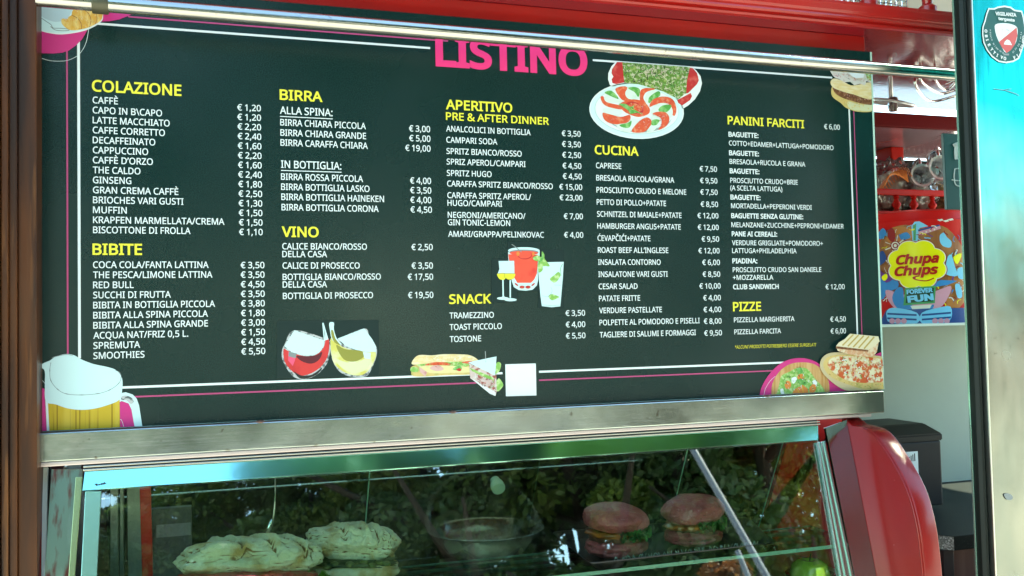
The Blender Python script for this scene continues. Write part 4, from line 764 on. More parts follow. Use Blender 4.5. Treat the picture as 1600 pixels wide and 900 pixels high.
# rusted screw heads between ledge and board
for px, py in ((407, 660), (708, 646), (1200, 620.5)):
    q = at(px, py, -.0215); V, Fc = lathe_geo([(.0085, 0), (.0082, .002), (.0060, .0042), (.003, .005), (0, .0052)], (q[0], -.0165, 1.2974), 20, (0, -1, 0))
    V = [(v[0], v[1], 1.2974 + (v[2] - 1.2974) * .42) for v in V]; o = mesh('screw_head', V, Fc, rust, D, True)
# small dents and a label on the ledge

from mathutils import noise as mn
def lump(name, c, size, m, parent, seed=0, n=(48, 28), amp=.06, freq=3., e=(.8, .8), rot=(0, 0, 0), bend=0., slash=0, flat=None, fine=.0):
    """a rounded body with uneven skin; e shapes the ends, flat=(lo,hi) clips it above/below"""
    V = []; U, W = n; rm = Matrix.Rotation(rot[2], 3, 'Z') @ Matrix.Rotation(rot[1], 3, 'Y') @ Matrix.Rotation(rot[0], 3, 'X')
    def sp(x, p): return math.copysign(abs(x) ** p, x)
    for j in range(W + 1):
        ph = -math.pi / 2 + math.pi * j / W
        for i in range(U):
            th = 2 * math.pi * i / U
            x = sp(math.cos(ph), e[1]) * sp(math.cos(th), e[0]); y = sp(math.cos(ph), e[1]) * sp(math.sin(th), e[0]); z = sp(math.sin(ph), e[1])
            d = Vector((x, y, z)); k = 1 + amp * mn.noise(d * freq + Vector((seed * 7.3, 0, 0))) + fine * mn.noise(d * freq * 5 + Vector((seed, 3, 0)))
            x, y, z = x * k, y * k, z * k
            if flat: z = max(flat[0], min(flat[1], z))
            if slash:
                for q in range(slash):
                    cx = -.75 + 1.5 * (q + .5) / slash; dd = (x - cx + y * .35)
                    if z > 0: z += .20 * math.exp(-((dd - .09) / .06) ** 2) - .30 * math.exp(-(dd / .035) ** 2)
            v = rm @ Vector((x * size[0], y * size[1], z * size[2] + bend * (x * x) * size[2])); V.append((v.x + c[0], v.y + c[1], v.z + c[2]))
    Fc = [(j * U + i, j * U + (i + 1) % U, (j + 1) * U + (i + 1) % U, (j + 1) * U + i) for j in range(W) for i in range(U)]
    return mesh(name, V, Fc, m, parent, True)
def ruffle(name, path, wd, m, parent, seed=0, amp=.006, up=(0, 0, 1), n=120, f=1.):
    g = random.Random(seed); P = cr(path, 24, False); n = len(P); V = []; K = 6; up = np.array(up, float)
    for i, p in enumerate(P):
        t = _n(P[min(i + 1, n - 1)] - P[max(i - 1, 0)]); s = _n(np.cross(t, up))
        for k in range(K):
            u = k / (K - 1); a = amp * u * (math.sin(i * .55 * f + seed) + .7 * math.sin(i * 1.25 * f + seed * 2 + u * 3) + .5 * g.uniform(-1, 1))
            V.append(p + s * (wd * u) + up * a + t * amp * .5 * math.sin(i * .8 + u * 4))
    Fc = [(i * K + k, (i + 1) * K + k, (i + 1) * K + k + 1, i * K + k + 1) for i in range(n - 1) for k in range(K - 1)]
    return mesh(name, V, Fc, m, parent, True)
bread = mat('floury baguette crust', (.80, .80, .54), .55, var=[(38, (.84, .84, .64), .42, .62, (1, 1, 2)), (240, (.78, .80, .68), .62, .72), (22, (.55, .36, .13), .52, .68)], bump=[(420, .9, .0022), (110, .8, .004)], pointy=((.26, .13, .04), .488, .46))
crumb = mat('bread crumb', (.62, .58, .42), .7, bump=(220, .5, .001)); ham = mat('cured ham', (.50, .06, .04), .35, var=(50, (.42, .14, .09), .45, .7), bump=(90, .4, .001), coat=.3)
lett = mat('lettuce leaf', (.13, .34, .05), .35, var=(45, (.30, .52, .14), .4, .65), bump=(80, .5, .001)); lettd = mat('dark leafy salad', (.03, .13, .03), .4, var=(60, (.08, .26, .06), .45, .65), bump=(120, .5, .001))
bun_m = mat('dusky pink bun crust', (.62, .13, .15), .42, var=[(28, (.42, .07, .08), .42, .66), (160, (.74, .32, .32), .6, .75)], bump=[(70, .8, .005), (380, .7, .0016)], coat=.12, pointy=((.16, .035, .03), .49, .46)); sauce = mat('melted cheese and sauce', (.62, .20, .03), .28, var=(40, (.30, .07, .02), .4, .65), coat=.4)
meat = mat('cooked patty', (.13, .045, .025), .5, bump=(140, .8, .002), var=(90, (.2, .08, .04), .45, .7)); olive_f = mat('olive slices', (.12, .15, .05), .3)
# sandwiches on the shelf -----------------------------------------------------
S1 = thing('baguette_sandwich', 'long floury baguette with dark ham, the left one in the glass case', 'sandwich', (.262, .02, ZS), group='baguette sandwiches on the glass shelf')
lump('bread_top', (.262, .008, 1.066), (.104, .050, .034), bread, S1, 1, (200, 90), .24, 1.7, (.62, .75), (-.25, .06, .03), slash=3, fine=.05)
lump('bread_bottom', (.270, .002, 1.022), (.102, .046, .022), bread, S1, 2, (60, 20), .10, 2, (.75, .8), (0, .05, .03))
lump('ham_slice', (.232, -.020, 1.047), (.082, .042, .009), ham, S1, 3, (60, 10), .2, 5, (.8, .8), (-.1, .07, .02))
lump('ham_slice', (.318, -.018, 1.040), (.050, .040, .009), ham, S1, 8, (60, 10), .3, 6, (.8, .8), (-.1, .12, .02))
lump('crumb_layer', (.265, .004, 1.033), (.104, .044, .008), crumb, S1, 4, (60, 10), .1, 3, (.75, .8), (0, .05, .03))
S2 = thing('baguette_sandwich', 'shorter floury baguette with olives, right of and behind the other', 'sandwich', (.435, .055, ZS), group='baguette sandwiches on the glass shelf')
lump('bread_top', (.446, .082, 1.060), (.082, .050, .032), bread, S2, 11, (200, 90), .22, 1.6, (.6, .8), (-.28, .12, -.12), slash=4, fine=.05)
lump('bread_bottom', (.442, .055, 1.020), (.082, .046, .019), bread, S2, 12, (60, 20), .10, 2, (.7, .8), (0, .04, -.12))
for k in range(9): lump('olive_slice', (.392 + k * .013, .022 - k * .0012 + (k % 3) * .004, 1.036 + (k % 2) * .004 - k * .0005), (.008, .008, .0045), olive_f, S2, k, (14, 8), .1, 3, (1, 1))
ruffle('lettuce_leaf', [np.array(p) for p in ((.372, .01, 1.025), (.385, -.022, 1.030), (.41, -.030, 1.022))], .03, lett, S2, 3, .012, f=.7)
ruffle('lettuce_leaf', [np.array(p) for p in ((.36, .0, 1.018), (.375, -.030, 1.020), (.405, -.036, 1.012))], .028, lett, S2, 5, .010, f=.8)
lump('filling_layer', (.440, .057, 1.035), (.080, .044, .006), mat('dark salad filling', (.03, .05, .015), .5, bump=(120, .8, .003)), S2, 14, (60, 12), .25, 7, (.7, .8), (0, .08, -.12))  # dark layer between the two bread halves
# black tray with two burgers ---------------------------------------------------
TR = thing('black_tray', 'long black plastic tray with white script along its rim holding two burgers', 'tray', (1.07, .08, ZS))
tc = [onZ(*p, ZS + .012) for p in ((866, 835), (925, 884), (1206, 852), (1165, 812))]
c0 = sum(tc) / 4
def tray_ring(s, z): return [c0 + (p - c0) * s + np.array([0, 0, z - c0[2]]) for p in tc]
def rcorner(P, r=.02, n=5):
    o = []
    for i in range(4):
        a, b, c = P[i - 1], P[i], P[(i + 1) % 4]; u = _n(a - b); v = _n(c - b); s = b + u * r; e = b + v * r
        for k in range(n + 1): t = k / n; o.append((1 - t) ** 2 * s + 2 * t * (1 - t) * b + t * t * e)
    return o
Rg = [rcorner(tray_ring(s, z)) for s, z in ((.86, ZS + .0005), (.93, ZS + .0012), (.985, ZS + .016), (1.0, ZS + .0175), (1.03, ZS + .0178), (1.03, ZS + .0160), (1.0, ZS + .0155), (.975, ZS + .014))]
V = [p for r in Rg for p in r]; m_ = len(Rg[0]); Fc = [tuple(range(m_))[::-1]]
for j in range(len(Rg) - 1):
    for i in range(m_): Fc.append((j * m_ + i, j * m_ + (i + 1) % m_, (j + 1) * m_ + (i + 1) % m_, (j + 1) * m_ + i))
o = mesh('tray_body', V, Fc, mat('black tray plastic', (.010, .011, .011), .42, spec=.3), TR); smooth_by(o, 50)
# white script squiggles along the front wall and left rim
g = random.Random(5); L = []
A, Bq = tray_ring(.95, ZS + .010)[1], tray_ring(.95, ZS + .010)[2]
for k in range(22):
    t = .10 + .86 * k / 22; p = A + (Bq - A) * t + np.array([0, .002, 0]); h = .011
    pts = [p + np.array([g.uniform(-.004, .004) + .0035 * j, .004 * (j % 2), h * ((j % 2) * .7 - .2) + g.uniform(-.001, .001) + .004]) for j in range(4)]
    L.append(tube_geo(cr(pts, 4, False), .0007 if k % 3 else .0010, 4))
V, Fc = join_geo(L); tag(mesh('script_lettering', V, Fc, white_i, TR), 'white handwritten style lettering on the black tray')
def burger(label, c, s, seed, tilt=0.):
    b = thing('burger', label, 'burger', c, group='dusky pink burgers on the tray'); x, y, z = c
    lump('bun_bottom', (x, y, z + .018 * s), (.060 * s, .054 * s, .018 * s), bun_m, b, seed, (120, 40), .09, 2.5, (1, .7), fine=.03)
    lump('patty', (x + .004, y, z + .036 * s), (.056 * s, .051 * s, .009 * s), meat, b, seed + 2, (60, 12), .12, 6, (1, .6))
    lump('sauce', (x - .002, y - .002, z + .043 * s), (.0575 * s, .0535 * s, .0075 * s), sauce, b, seed + 3, (60, 12), .16, 4, (1, .7), (0, tilt, 0))
    arcp = [np.array([x + .045 * s * math.cos(a), y + .045 * s * math.sin(a), z + .044 * s]) for a in np.linspace(-1.9, 1.1, 7)]
    ruffle('lettuce_leaf', arcp, .022 * s, lettd, b, seed, .007, f=.9); ruffle('lettuce_leaf', [p + [0, 0, .004] for p in arcp[::-1]], -.018 * s, lettd, b, seed + 4, .006, f=1.2)
    lump('bun_top', (x, y + .001, z + .068 * s), (.063 * s, .058 * s, .0255 * s), bun_m, b, seed + 5, (140, 70), .09, 1.8, (1, .86), (.1, tilt, 0), flat=(-.55, 2), fine=.022)
    return b
burger('dusky pink burger with orange sauce, the left of the two on the tray', (.948, .030, ZS + .002), 1.02, 21, .05)
burger('dusky pink burger with much green salad, the right of the two on the tray', (1.128, .052, ZS + .002), 1.0, 31, -.10)
# apple below the shelf -----------------------------------------------------------
AP = thing('green_apple', 'bright green apple at the lower right of the glass case', 'apple', (1.331, -.045, .925))
lathe('apple_flesh', [(.0, -.030), (.012, -.032), (.026, -.027), (.036, -.010), (.0385, .006), (.034, .022), (.022, .031), (.010, .031), (.003, .026), (0, .024)], (1.331, -.045, .942), mat('green apple skin', (.28, .44, .04), .22, coat=.4, var=(70, (.42, .56, .10), .5, .8)), AP, 32, ang=80)
tube('apple_stem', [(1.331, -.045, .966), (1.334, -.046, .985)], .0014, bark, AP, 6)
bx_ = thing('fruit_bowl', 'small steel dish under the green apple', 'bowl', (1.331, -.045, .925))
lathe('dish', [(.02, 0), (.03, .001), (.044, .012), (.050, .02), (.048, .021), (.04, .012), (.028, .004), (0, .003)], (1.331, -.045, .9255), chrome, bx_)
# mixing bowl ---------------------------------------------------------------------------
cb = at(758, 826, .285); Rb = .123; zr2 = cb[2]
BW = thing('mixing_bowl', 'wide shiny steel mixing bowl behind the glass shelf', 'bowl', (cb[0], .285, .926))
hb = zr2 - .957
bp_ = [(.040, .001), (.062, .003), (.088, hb * .35), (.106, hb * .7), (Rb - .008, hb - .004), (Rb, hb), (Rb + .003, hb + .002), (Rb, hb + .003), (Rb - .010, hb - .003), (.102, hb * .68), (.083, hb * .36), (.055, .008), (0, .006)]
lathe('bowl_body', bp_, (cb[0], .285, .957), steel_p, BW, 64, ang=60)
box('stand', cb[0] - .09, cb[0] + .09, .22, .36, .9255, .9565, mat('dark stand', (.03, .03, .03), .5), BW, .002)
# ladle
q1 = at(430, 743, .1); q2 = at(426, 815, .1); q3 = at(413, 842, .1)
LD = thing('serving_spoon', 'shiny steel serving spoon hanging inside the glass case', 'spoon', q1)
tube('handle', cr([q1 + [.004, 0, .06], q1, q1 * .5 + q2 * .5 + [.002, 0, 0], q2], 6, False), [.0016] * 12 + [.0022] * 7, chrome, LD, 8)
lump('spoon_bowl', tuple((q2 + q3) / 2), (.0055, .004, .022), chrome, LD, 1, (20, 16), 0, 1, (1, 1), (0, .35, 0))
# grey carton and papers seen through the glass on the left
q = at(212, 795, .16); q5 = at(300, 832, .16)
CB = thing('grey_carton', 'small grey carton standing at the back left inside the case', 'carton', (q[0], .16, .926))
box('carton_body', q[0], q5[0], .14, .16, .926, q[2], mat('dull grey card', (.10, .09, .10), .6), CB); box('carton_label', q[0] + .035, q5[0] - .002, .1385, .1399, q5[2], q5[2] + .022, mat('lavender grey label', (.26, .24, .28), .5), CB, 0)

# ================================================================== right-hand interior
# lollipop tin
TC = np.array([1.985, .375]); RT = .150
zt0 = 1.4352; zt1 = at(1440, 328, .26)[2]
TN = thing('lollipop_tin', 'round red lollipop tin with yellow flower badge on the pale shelf', 'tin', (TC[0], TC[1], zt0))
tin_red = mat('red printed tin', (.60, .012, .012), .4, spec=.15)
lathe('tin_body', [(0, 0), (RT - .003, 0), (RT, .002), (RT, zt1 - zt0 - .028), (RT + .0008, zt1 - zt0 - .026), (RT - .0005, zt1 - zt0 - .024), (RT - .0005, zt1 - zt0 - .003)], (TC[0], TC[1], zt0), tin_red, TN, 96)
lathe('lid', [(RT - .001, zt1 - zt0 - .004), (RT + .002, zt1 - zt0 - .0035), (RT + .0026, zt1 - zt0 - .0015), (RT + .002, zt1 - zt0), (RT - .008, zt1 - zt0 - .001), (0, zt1 - zt0 + .004)], (TC[0], TC[1], zt0), mat('tin lid metal', (.50, .03, .03), .3, .3), TN, 96)
lathe('base_rim', [(RT - .001, 0), (RT + .002, .0005), (RT + .0025, .002), (RT + .0015, .004), (RT, .0045)], (TC[0], TC[1], zt0), steel_p, TN, 96)
def cyl_hit(px, py):
    d = ray(px, py); o = CP[:2] - TC; a = d[0] ** 2 + d[1] ** 2; b = 2 * (o @ d[:2]); c = o @ o - RT ** 2; D_ = b * b - 4 * a * c
    t = (-b - math.sqrt(max(D_, 0))) / (2 * a); p = CP + d * t; return math.atan2(p[1] - TC[1], p[0] - TC[0]) * RT, p[2]
def cyl_pt(s, z, off): a = s / RT; r = RT + off; return (TC[0] + r * math.cos(a), TC[1] + r * math.sin(a), z)
TI = [0]
def wrap_poly(S, m, name='printed_patch', off=None):
    TI[0] += 1; off = .0004 + .00005 * TI[0] if off is None else off
    bm = bmesh.new(); vs_ = [bm.verts.new((s, z, 0)) for s, z in S]; bm.faces.new(vs_); bmesh.ops.triangulate(bm, faces=bm.faces[:])
    for _ in range(7):
        es = [e for e in bm.edges if e.calc_length() > .007]
        if not es: break
        bmesh.ops.subdivide_edges(bm, edges=es, cuts=1); bmesh.ops.triangulate(bm, faces=bm.faces[:])
    for v in bm.verts: v.co = cyl_pt(v.co.x, v.co.y, off)
    return from_bm(name, bm, m, TN)
def tinp(P, m, name='printed_patch'): return wrap_poly([cyl_hit(*p) for p in P], m, name)
Z = lambda *P: zp(1280, 200, 2.8125, P)
def tinink(n_, c_, **k): return mat(n_, c_, .35, spec=.22, **k)
t_or = tinink('tin orange', (.52, .20, .05)); t_bl = tinink('tin blue', (.05, .25, .55)); t_lb = tinink('tin light blue', (.22, .62, .85)); t_nv = tinink('tin navy', (.03, .08, .26)); t_pk = tinink('tin pink', (.70, .34, .42)); t_pu = tinink('tin purple', (.16, .05, .25)); t_ye = tinink('tin yellow', (.92, .90, .02)); t_gr = tinink('tin green', (.08, .34, .12)); t_br = tinink('tin brown', (.30, .11, .04), var=(60, (.42, .18, .06), .4, .6, (1, 1, .1))); t_cr = tinink('tin cream', (.80, .78, .66)); t_rd = tinink('tin lettering red', (.46, .012, .01)); t_dr = tinink('tin deep red', (.30, .02, .02))
tinp(cr(Z((262, 520), (300, 450), (380, 425), (450, 440), (540, 430), (600, 480), (640, 560), (640, 700), (300, 720), (262, 640)), 3), t_br)
tinp(cr(Z((290, 470), (330, 435), (400, 440), (430, 470), (400, 500), (320, 510)), 3), t_or)
tinp(cr(Z((570, 640), (610, 560), (640, 560), (640, 760), (560, 790)), 3), t_or)
tinp(Z((405, 430), (420, 412), (440, 410), (480, 432), (440, 440), (432, 498), (410, 496)), t_lb); tinp(Z((412, 428), (426, 420), (424, 494), (414, 494)), t_gr)
tinp(Z((434, 452), (530, 428), (534, 442), (440, 474)), t_pk); tinp(Z((434, 447), (528, 424), (530, 430), (436, 455)), t_nv); tinp(Z((450, 474), (530, 446), (560, 485), (500, 520)), t_br)
for x, y in ((452, 462), (470, 457), (488, 452), (506, 446)): tinp(Z(*ell(x, y, 4, 4, n=8)), t_cr)
tinp(cr(Z((355, 470), (385, 458), (402, 480), (380, 490), (358, 488)), 3), t_bl)
tinp(cr(Z((530, 470), (548, 462), (560, 480), (580, 500), (575, 525), (545, 520), (530, 500)), 3), t_lb)
for x, y in ((535, 404), (560, 408), (580, 402)): tinp(Z((x - 18, y), (x + 4, y - 5), (x + 10, y + 2), (x - 6, y + 6)), t_cr)
tinp(Z(*ell(335, 517, 22, 22, n=18)), t_dr); tinp(Z(*ell(335, 517, 17, 17, n=18)), t_cr); tinp(Z(*ell(335, 517, 12, 12, n=16)), t_dr); tinp(Z(*ell(335, 517, 7, 7, n=12)), t_cr)
for k in range(9): a = k * .7; tinp([(Z((335 + 22 * math.cos(a), 517 + 22 * math.sin(a)))[0]), Z((335 + 48 * math.cos(a), 517 + 48 * math.sin(a)))[0], Z((335 + 48 * math.cos(a) + 4, 517 + 48 * math.sin(a) + 4))[0], Z((335 + 22 * math.cos(a) + 3, 517 + 22 * math.sin(a) + 3))[0]], t_cr)
gd = random.Random(4)
for k in range(120):
    x = gd.uniform(268, 636); y = gd.uniform(430, 780)
    if ((x - 430) / 135) ** 2 + ((y - 600) / 118) ** 2 < 1 or (370 < x < 515 and 690 < y < 785): continue
    P = [(x, y)]; a = gd.uniform(0, 6.28)
    for _ in range(4): a += gd.uniform(-.9, .9); P.append((P[-1][0] + 7 * math.cos(a), P[-1][1] + 7 * math.sin(a)))
    tinp(Z(*stroke(cr(P, 3, False), gd.uniform(1.2, 4.5))), gd.choice([t_bl, t_lb, t_cr, t_nv, t_ye, t_dr, t_cr, t_lb, t_pu]))
for P, m in ((((262, 470), (285, 440), (300, 465), (275, 490)), t_bl), (((305, 455), (325, 440), (338, 470), (330, 500), (310, 490)), t_dr), (((262, 560), (285, 540), (300, 575), (280, 600), (262, 600)), t_nv), (((560, 565), (575, 560), (590, 610), (600, 650), (555, 645), (550, 610)), t_lb), (((582, 568), (618, 552), (600, 600)), t_ye), (((600, 620), (625, 615), (630, 660), (605, 660)), t_lb), (((262, 620), (290, 640), (320, 640), (330, 680), (290, 700), (262, 690)), t_pu), (((262, 650), (300, 680), (340, 660), (350, 700), (300, 720), (262, 710)), t_bl), (((262, 690), (300, 700), (290, 750), (262, 745)), t_bl), (((590, 690), (610, 690), (620, 740), (600, 745)), t_lb), (((280, 655), (300, 640), (305, 660), (290, 672)), t_ye)): tinp(cr(Z(*P), 3), m)
tinp(Z((530, 668), (600, 672), (560, 690), (500, 700), (480, 690)), t_bl)
# big smiling tub figure: plain bowl shape, wave and striped base
tinp(cr(Z((298, 712), (350, 725), (420, 740), (500, 720), (572, 694), (560, 745), (520, 795), (440, 815), (350, 800), (310, 760)), 3), t_pk)
tinp(cr(Z((325, 745), (345, 705), (370, 705), (380, 760), (440, 790), (500, 775), (480, 805), (400, 810), (345, 790)), 3), t_bl); tinp(Z((402, 782), (492, 776), (484, 792), (410, 797)), t_cr)
tinp(Z((276, 850), (300, 800), (640, 790), (638, 862), (276, 865)), t_nv); tinp(cr(Z((305, 800), (340, 790), (430, 812), (430, 858), (320, 856), (302, 830)), 3), t_lb); tinp(cr(Z((450, 812), (520, 790), (570, 785), (574, 835), (540, 856), (450, 858)), 3), t_lb)
for y in (812, 832): tinp(Z((305, y), (428, y + 6), (428, y + 14), (305, y + 8)), t_nv); tinp(Z((450, y + 6), (572, y - 4), (572, y + 4), (450, y + 14)), t_nv)
for x in (325, 350, 375, 505, 530, 555): tinp(Z(*ell(x, 848, 12, 12, n=12)), t_pk)
# flower badge
fl = []
for k in range(96):
    a = 2 * math.pi * k / 96; r = .93 + .16 * abs(math.sin(4 * a + .2)) ** .7; fl.append((430 + 114 * r * math.cos(a), 600 + 98 * r * math.sin(a)))
tinp(Z(*[(430 + (x - 430) * 1.06, 600 + (y - 600) * 1.06) for x, y in fl]), t_dr); tinp(Z(*[(430 + (x - 430) * 1.035, 600 + (y - 600) * 1.035) for x, y in fl]), t_cr); tinp(Z(*fl), t_ye, 'flower_badge')
def tint(s, a, b, cap, m, bold=.03, shear=0., off=.0118):
    (s0, z0), (s1, z1) = cyl_hit(*Z(a)[0]), cyl_hit(*Z(b)[0]); L = math.hypot(s1 - s0, z1 - z0); ux, uz = (s1 - s0) / L, (z1 - z0) / L; cp = cyl_hit(*Z((a[0], a[1] - cap))[0])[1] - z0
    text('lettering', s, lambda u, v, w=0.: cyl_pt(s0 + ux * u - uz * v, z0 + uz * u + ux * v, off + max(w, 0) * .08), L, cp, m, TN, bold, shear)
tint('Chupa', (344, 600), (520, 590), 42, t_rd, .045, .25); tint('Chups', (338, 650), (518, 640), 42, t_rd, .045, .25)
tinp(Z(*stroke(cr([(500, 660), (470, 672), (430, 668), (412, 658), (440, 650)], 4, False), 5)), t_rd)
tinp(Z((380, 704), (508, 694), (504, 770), (372, 780)), t_gr, 'green_badge'); tinp(Z((388, 710), (500, 702), (497, 762), (382, 770)), ink('tin dark green', (.02, .10, .04)))
tint('FOREVER', (388, 730), (494, 720), 20, t_lb, .05, 0, .0122); tint('FUN', (392, 766), (498, 754), 30, t_lb, .06, 0, .0122)

# black dispenser on the counter
zc = .962
ctop = zc
yd = .30
Dp = thing('paper_dispenser', 'black plastic paper dispenser with a small white label on the counter', 'dispenser', (1.83, yd, ctop))
q0 = at(1320, 690, yd); q1 = at(1470, 690, yd); qb = at(1471, 789, yd); zf = at(1420, 688, yd)[2]
xL, xR = 1.62, q1[0]
prof = [(yd, qb[2]), (yd, zf - .006), (yd - .006, zf - .002), (yd - .006, zf + .010), (yd + .03, zf + .034), (yd + .16, zf + .036), (yd + .17, qb[2])]
slab('body', [(xL, y, z) for y, z in prof[:2] + [(yd + .17, zf - .006), prof[-1]]], (xR - xL, 0, 0), mat('dark grey plastic', (.007, .010, .013), .45, spec=.18, bump=(500, .15, .0004)), Dp, .004)
pr2 = [(yd - .005, zf - .005), (yd - .005, zf + .012), (yd + .035, zf + .036), (yd + .165, zf + .038), (yd + .173, zf - .005)]
bm = bmesh.new()
A = [bm.verts.new((xL - .003, y, z)) for y, z in pr2]; Bv = [bm.verts.new((xR + .003 - (.022 if 1 < i < 4 else 0), y, z)) for i, (y, z) in enumerate(pr2)]
bm.faces.new(A); bm.faces.new(Bv[::-1])
for i in range(5): bm.faces.new((A[i], Bv[i], Bv[(i + 1) % 5], A[(i + 1) % 5]))
bmesh.ops.recalc_face_normals(bm, faces=bm.faces[:]); bmesh.ops.bevel(bm, geom=bm.edges[:], offset=.003, segments=2, affect='EDGES')
from_bm('hood', bm, black_p, Dp)
la = at(1405, 707, yd); lb_ = at(1435, 743, yd)
box('label', la[0] - .03, lb_[0], yd - .0012, yd - .0002, lb_[2], la[2], mat('white label', (.66, .76, .76), .4), Dp, .0005)
L = []
for k in range(6):
    x = lb_[0] - .012 - k * .0055; hh = .019 - k * .0025
    L.append(([(x, yd - .0014, la[2] - .024), (x + .003, yd - .0014, la[2] - .024), (x + .003, yd - .0014, la[2] - .024 + hh), (x, yd - .0014, la[2] - .024 + hh)], [(0, 1, 2, 3)]))
for k in range(3):
    z = lb_[2] + .012 + k * .010; L.append(([(lb_[0] - .045, yd - .0014, z), (lb_[0] - .012 - .004 * k, yd - .0014, z), (lb_[0] - .012 - .004 * k, yd - .0014, z + .0025), (lb_[0] - .045, yd - .0014, z + .0025)], [(0, 1, 2, 3)]))
V, Fc = join_geo(L); mesh('label_bar_graph', V, Fc, dk_i, Dp)
# counter
CT = thing('side_counter', 'black granite counter top over a brown wooden cabinet beside the red end panel', 'counter', (1.9, .3, .1))
ck = onZ(1490, 838, zc); th = .032
xc, yc = ck[0], ck[1]
slab('granite_top', [(1.52, yc + .03, zc - th), (xc - .025, yc + .03, zc - th), (xc, yc, zc - th), (2.62, yc, zc - th), (2.62, .618, zc - th), (1.52, .618, zc - th)], (0, 0, th), granite, CT, .0015)
slab('rough_end', [(xc - .0252 - .06, yc + .0290, zc - th + .001), (xc - .0252, yc + .0290, zc - th + .001), (xc - .0005, yc - .0008, zc - th + .001), (xc - .0252 - .06, yc + .0292, zc - th + .001)][:3] + [(xc - .0252, yc + .0296, zc - th + .001)], (0, 0, th - .002), granite_e, CT)
box('cabinet', 1.53, 2.6, yc + .035, .61, .1, zc - th - .0005, mat('reddish cabinet wood', (.12, .045, .035), .4, bump=(60, .2, .001, (1, 1, .1)), var=(30, (.2, .10, .08), .4, .7, (1, 1, .1))), CT, .002)
box('cabinet_post', xc - .02, xc + .01, yc + .012, yc + .034, .1, zc - th - .0005, mat('dark post', (.03, .02, .02), .4), CT, .002)
# chalkboard
ch = thing('chalkboard_sign', 'dark green chalkboard sign with white handwriting hanging beside the steel door', 'sign', (1.9, .03, 1.7))
A = at(1474, 208, .03); Bq = at(1480, 327, .03)
slab('board', [(A[0], .03, A[2]), (Bq[0], .03, Bq[2]), (A[0] + .30, .03, Bq[2]), (A[0] + .30, .03, A[2])], (0, .008, 0), mat('chalkboard green', (.010, .040, .042), .45), ch, .001)
Z = lambda *P: zp(1360, 100, 4.09, P)
def chk(P, wd): V, Fc = tube_geo([at(*p, .0295) for p in cr(Z(*P), 4, False)], wd, 6); mesh('chalk_stroke', V, Fc, ink('chalk white', (.75, .78, .78)), ch)
chk(((548, 515), (545, 560), (548, 610)), .004); chk(((530, 520), (560, 508), (590, 525), (580, 560), (552, 565), (600, 612)), .0035)
chalk2 = .0013
for P in (((540, 670), (535, 720), (545, 770), (575, 782)), ((520, 740), (560, 745), (600, 742)), ((540, 672), (560, 668), (600, 680))): chk(P, chalk2)
# downlight disc
dc = at(1392, 159, .30)
DL = thing('chrome_spotlight', 'chrome disc spotlight with glass bulb under the red soffit', 'lamp', (dc[0], .30, dc[2]))
lathe('disc', [(0, .004), (.045, .003), (.060, 0), (.062, -.003), (.060, -.006), (.035, -.004), (.02, .0)], dc, mat('pale chrome enamel', (.80, .80, .82), .2, .4), DL, 40, (.12, -.25, 1))
lathe('bulb', [(0, -.030), (.010, -.029), (.0125, -.022), (.0125, .0), (.011, .006), (0, .008)], (dc[0] - .002, .29, dc[2] + .002), mat('smoked bulb', (.10, .05, .05), .08, coat=1.), DL, 24)
tube('stem', [(dc[0], .30, dc[2] + .003), (dc[0], .30, zs)], .006, chrome, DL, 10)
# bags of pastries behind the gallery rail
def bag(label, px, py, rx, rz, m_in, seed, y=.60):
    c = at(px, py, y); t = thing('pastry_bag', label, 'bag', (c[0], y, c[2] - rz), group='clear bags on the gallery shelf')
    lump('pastry', (c[0], y, c[2] - rz * .15), (rx * .78, .05, rz * .72), m_in, t, seed, (40, 24), .18, 3, (.9, .9), fine=.04)
    lump('bag_film', (c[0], y, c[2]), (rx, .065, rz), plastic_bag, t, seed + 1, (64, 40), .22, 3.2, (.9, .8), fine=.10)
    return t
cro = mat('orange pastry', (.62, .22, .06), .5, var=(60, (.72, .42, .18), .4, .65), bump=(90, .4, .002)); pal = mat('pale rolls', (.62, .46, .40), .55, var=(40, (.50, .28, .22), .45, .7), bump=(60, .3, .002))
bag('clear plastic bag of orange pastry rings, leftmost behind the gallery rail', 1392, 296, .062, .085, pal, 1); bag('clear plastic bag of pale rolls in the middle behind the gallery rail', 1428, 306, .055, .065, pal, 2, .57); bag('clear bag of dark crisps beside the chalkboard', 1466, 306, .045, .058, mat('golden brown crisps', (.30, .15, .04), .4, var=(80, (.55, .34, .12), .45, .6), bump=(90, .8, .003)), 5, .57)
L = []
pb = thing('orange_net', 'orange mesh net looped over the leftmost pastry bag', 'net', at(1398, 280, .53))
for k in range(9): L.append(tube_geo([at(*p, .53 - .004 * k) for p in cr([(1372 + k * 1.2, 298 - k), (1384 + k, 280 - k * 1.0), (1402 + k * .6, 267 + k * 1.0), (1416 + k * .4, 268 + k * 2.0)], 5, False)], .0022, 5))
for k in range(14): t = k / 13; x = 1374 + t * 44; y = 297 - 32 * math.sin(t * 1.9); L.append(tube_geo([at(x, y - 4, .528), at(x + 7, y + 9, .50)], .0013, 4))
V, Fc = join_geo(L); mesh('net_cords', V, Fc, mat('orange plastic net', (.80, .24, .05), .4), pb)
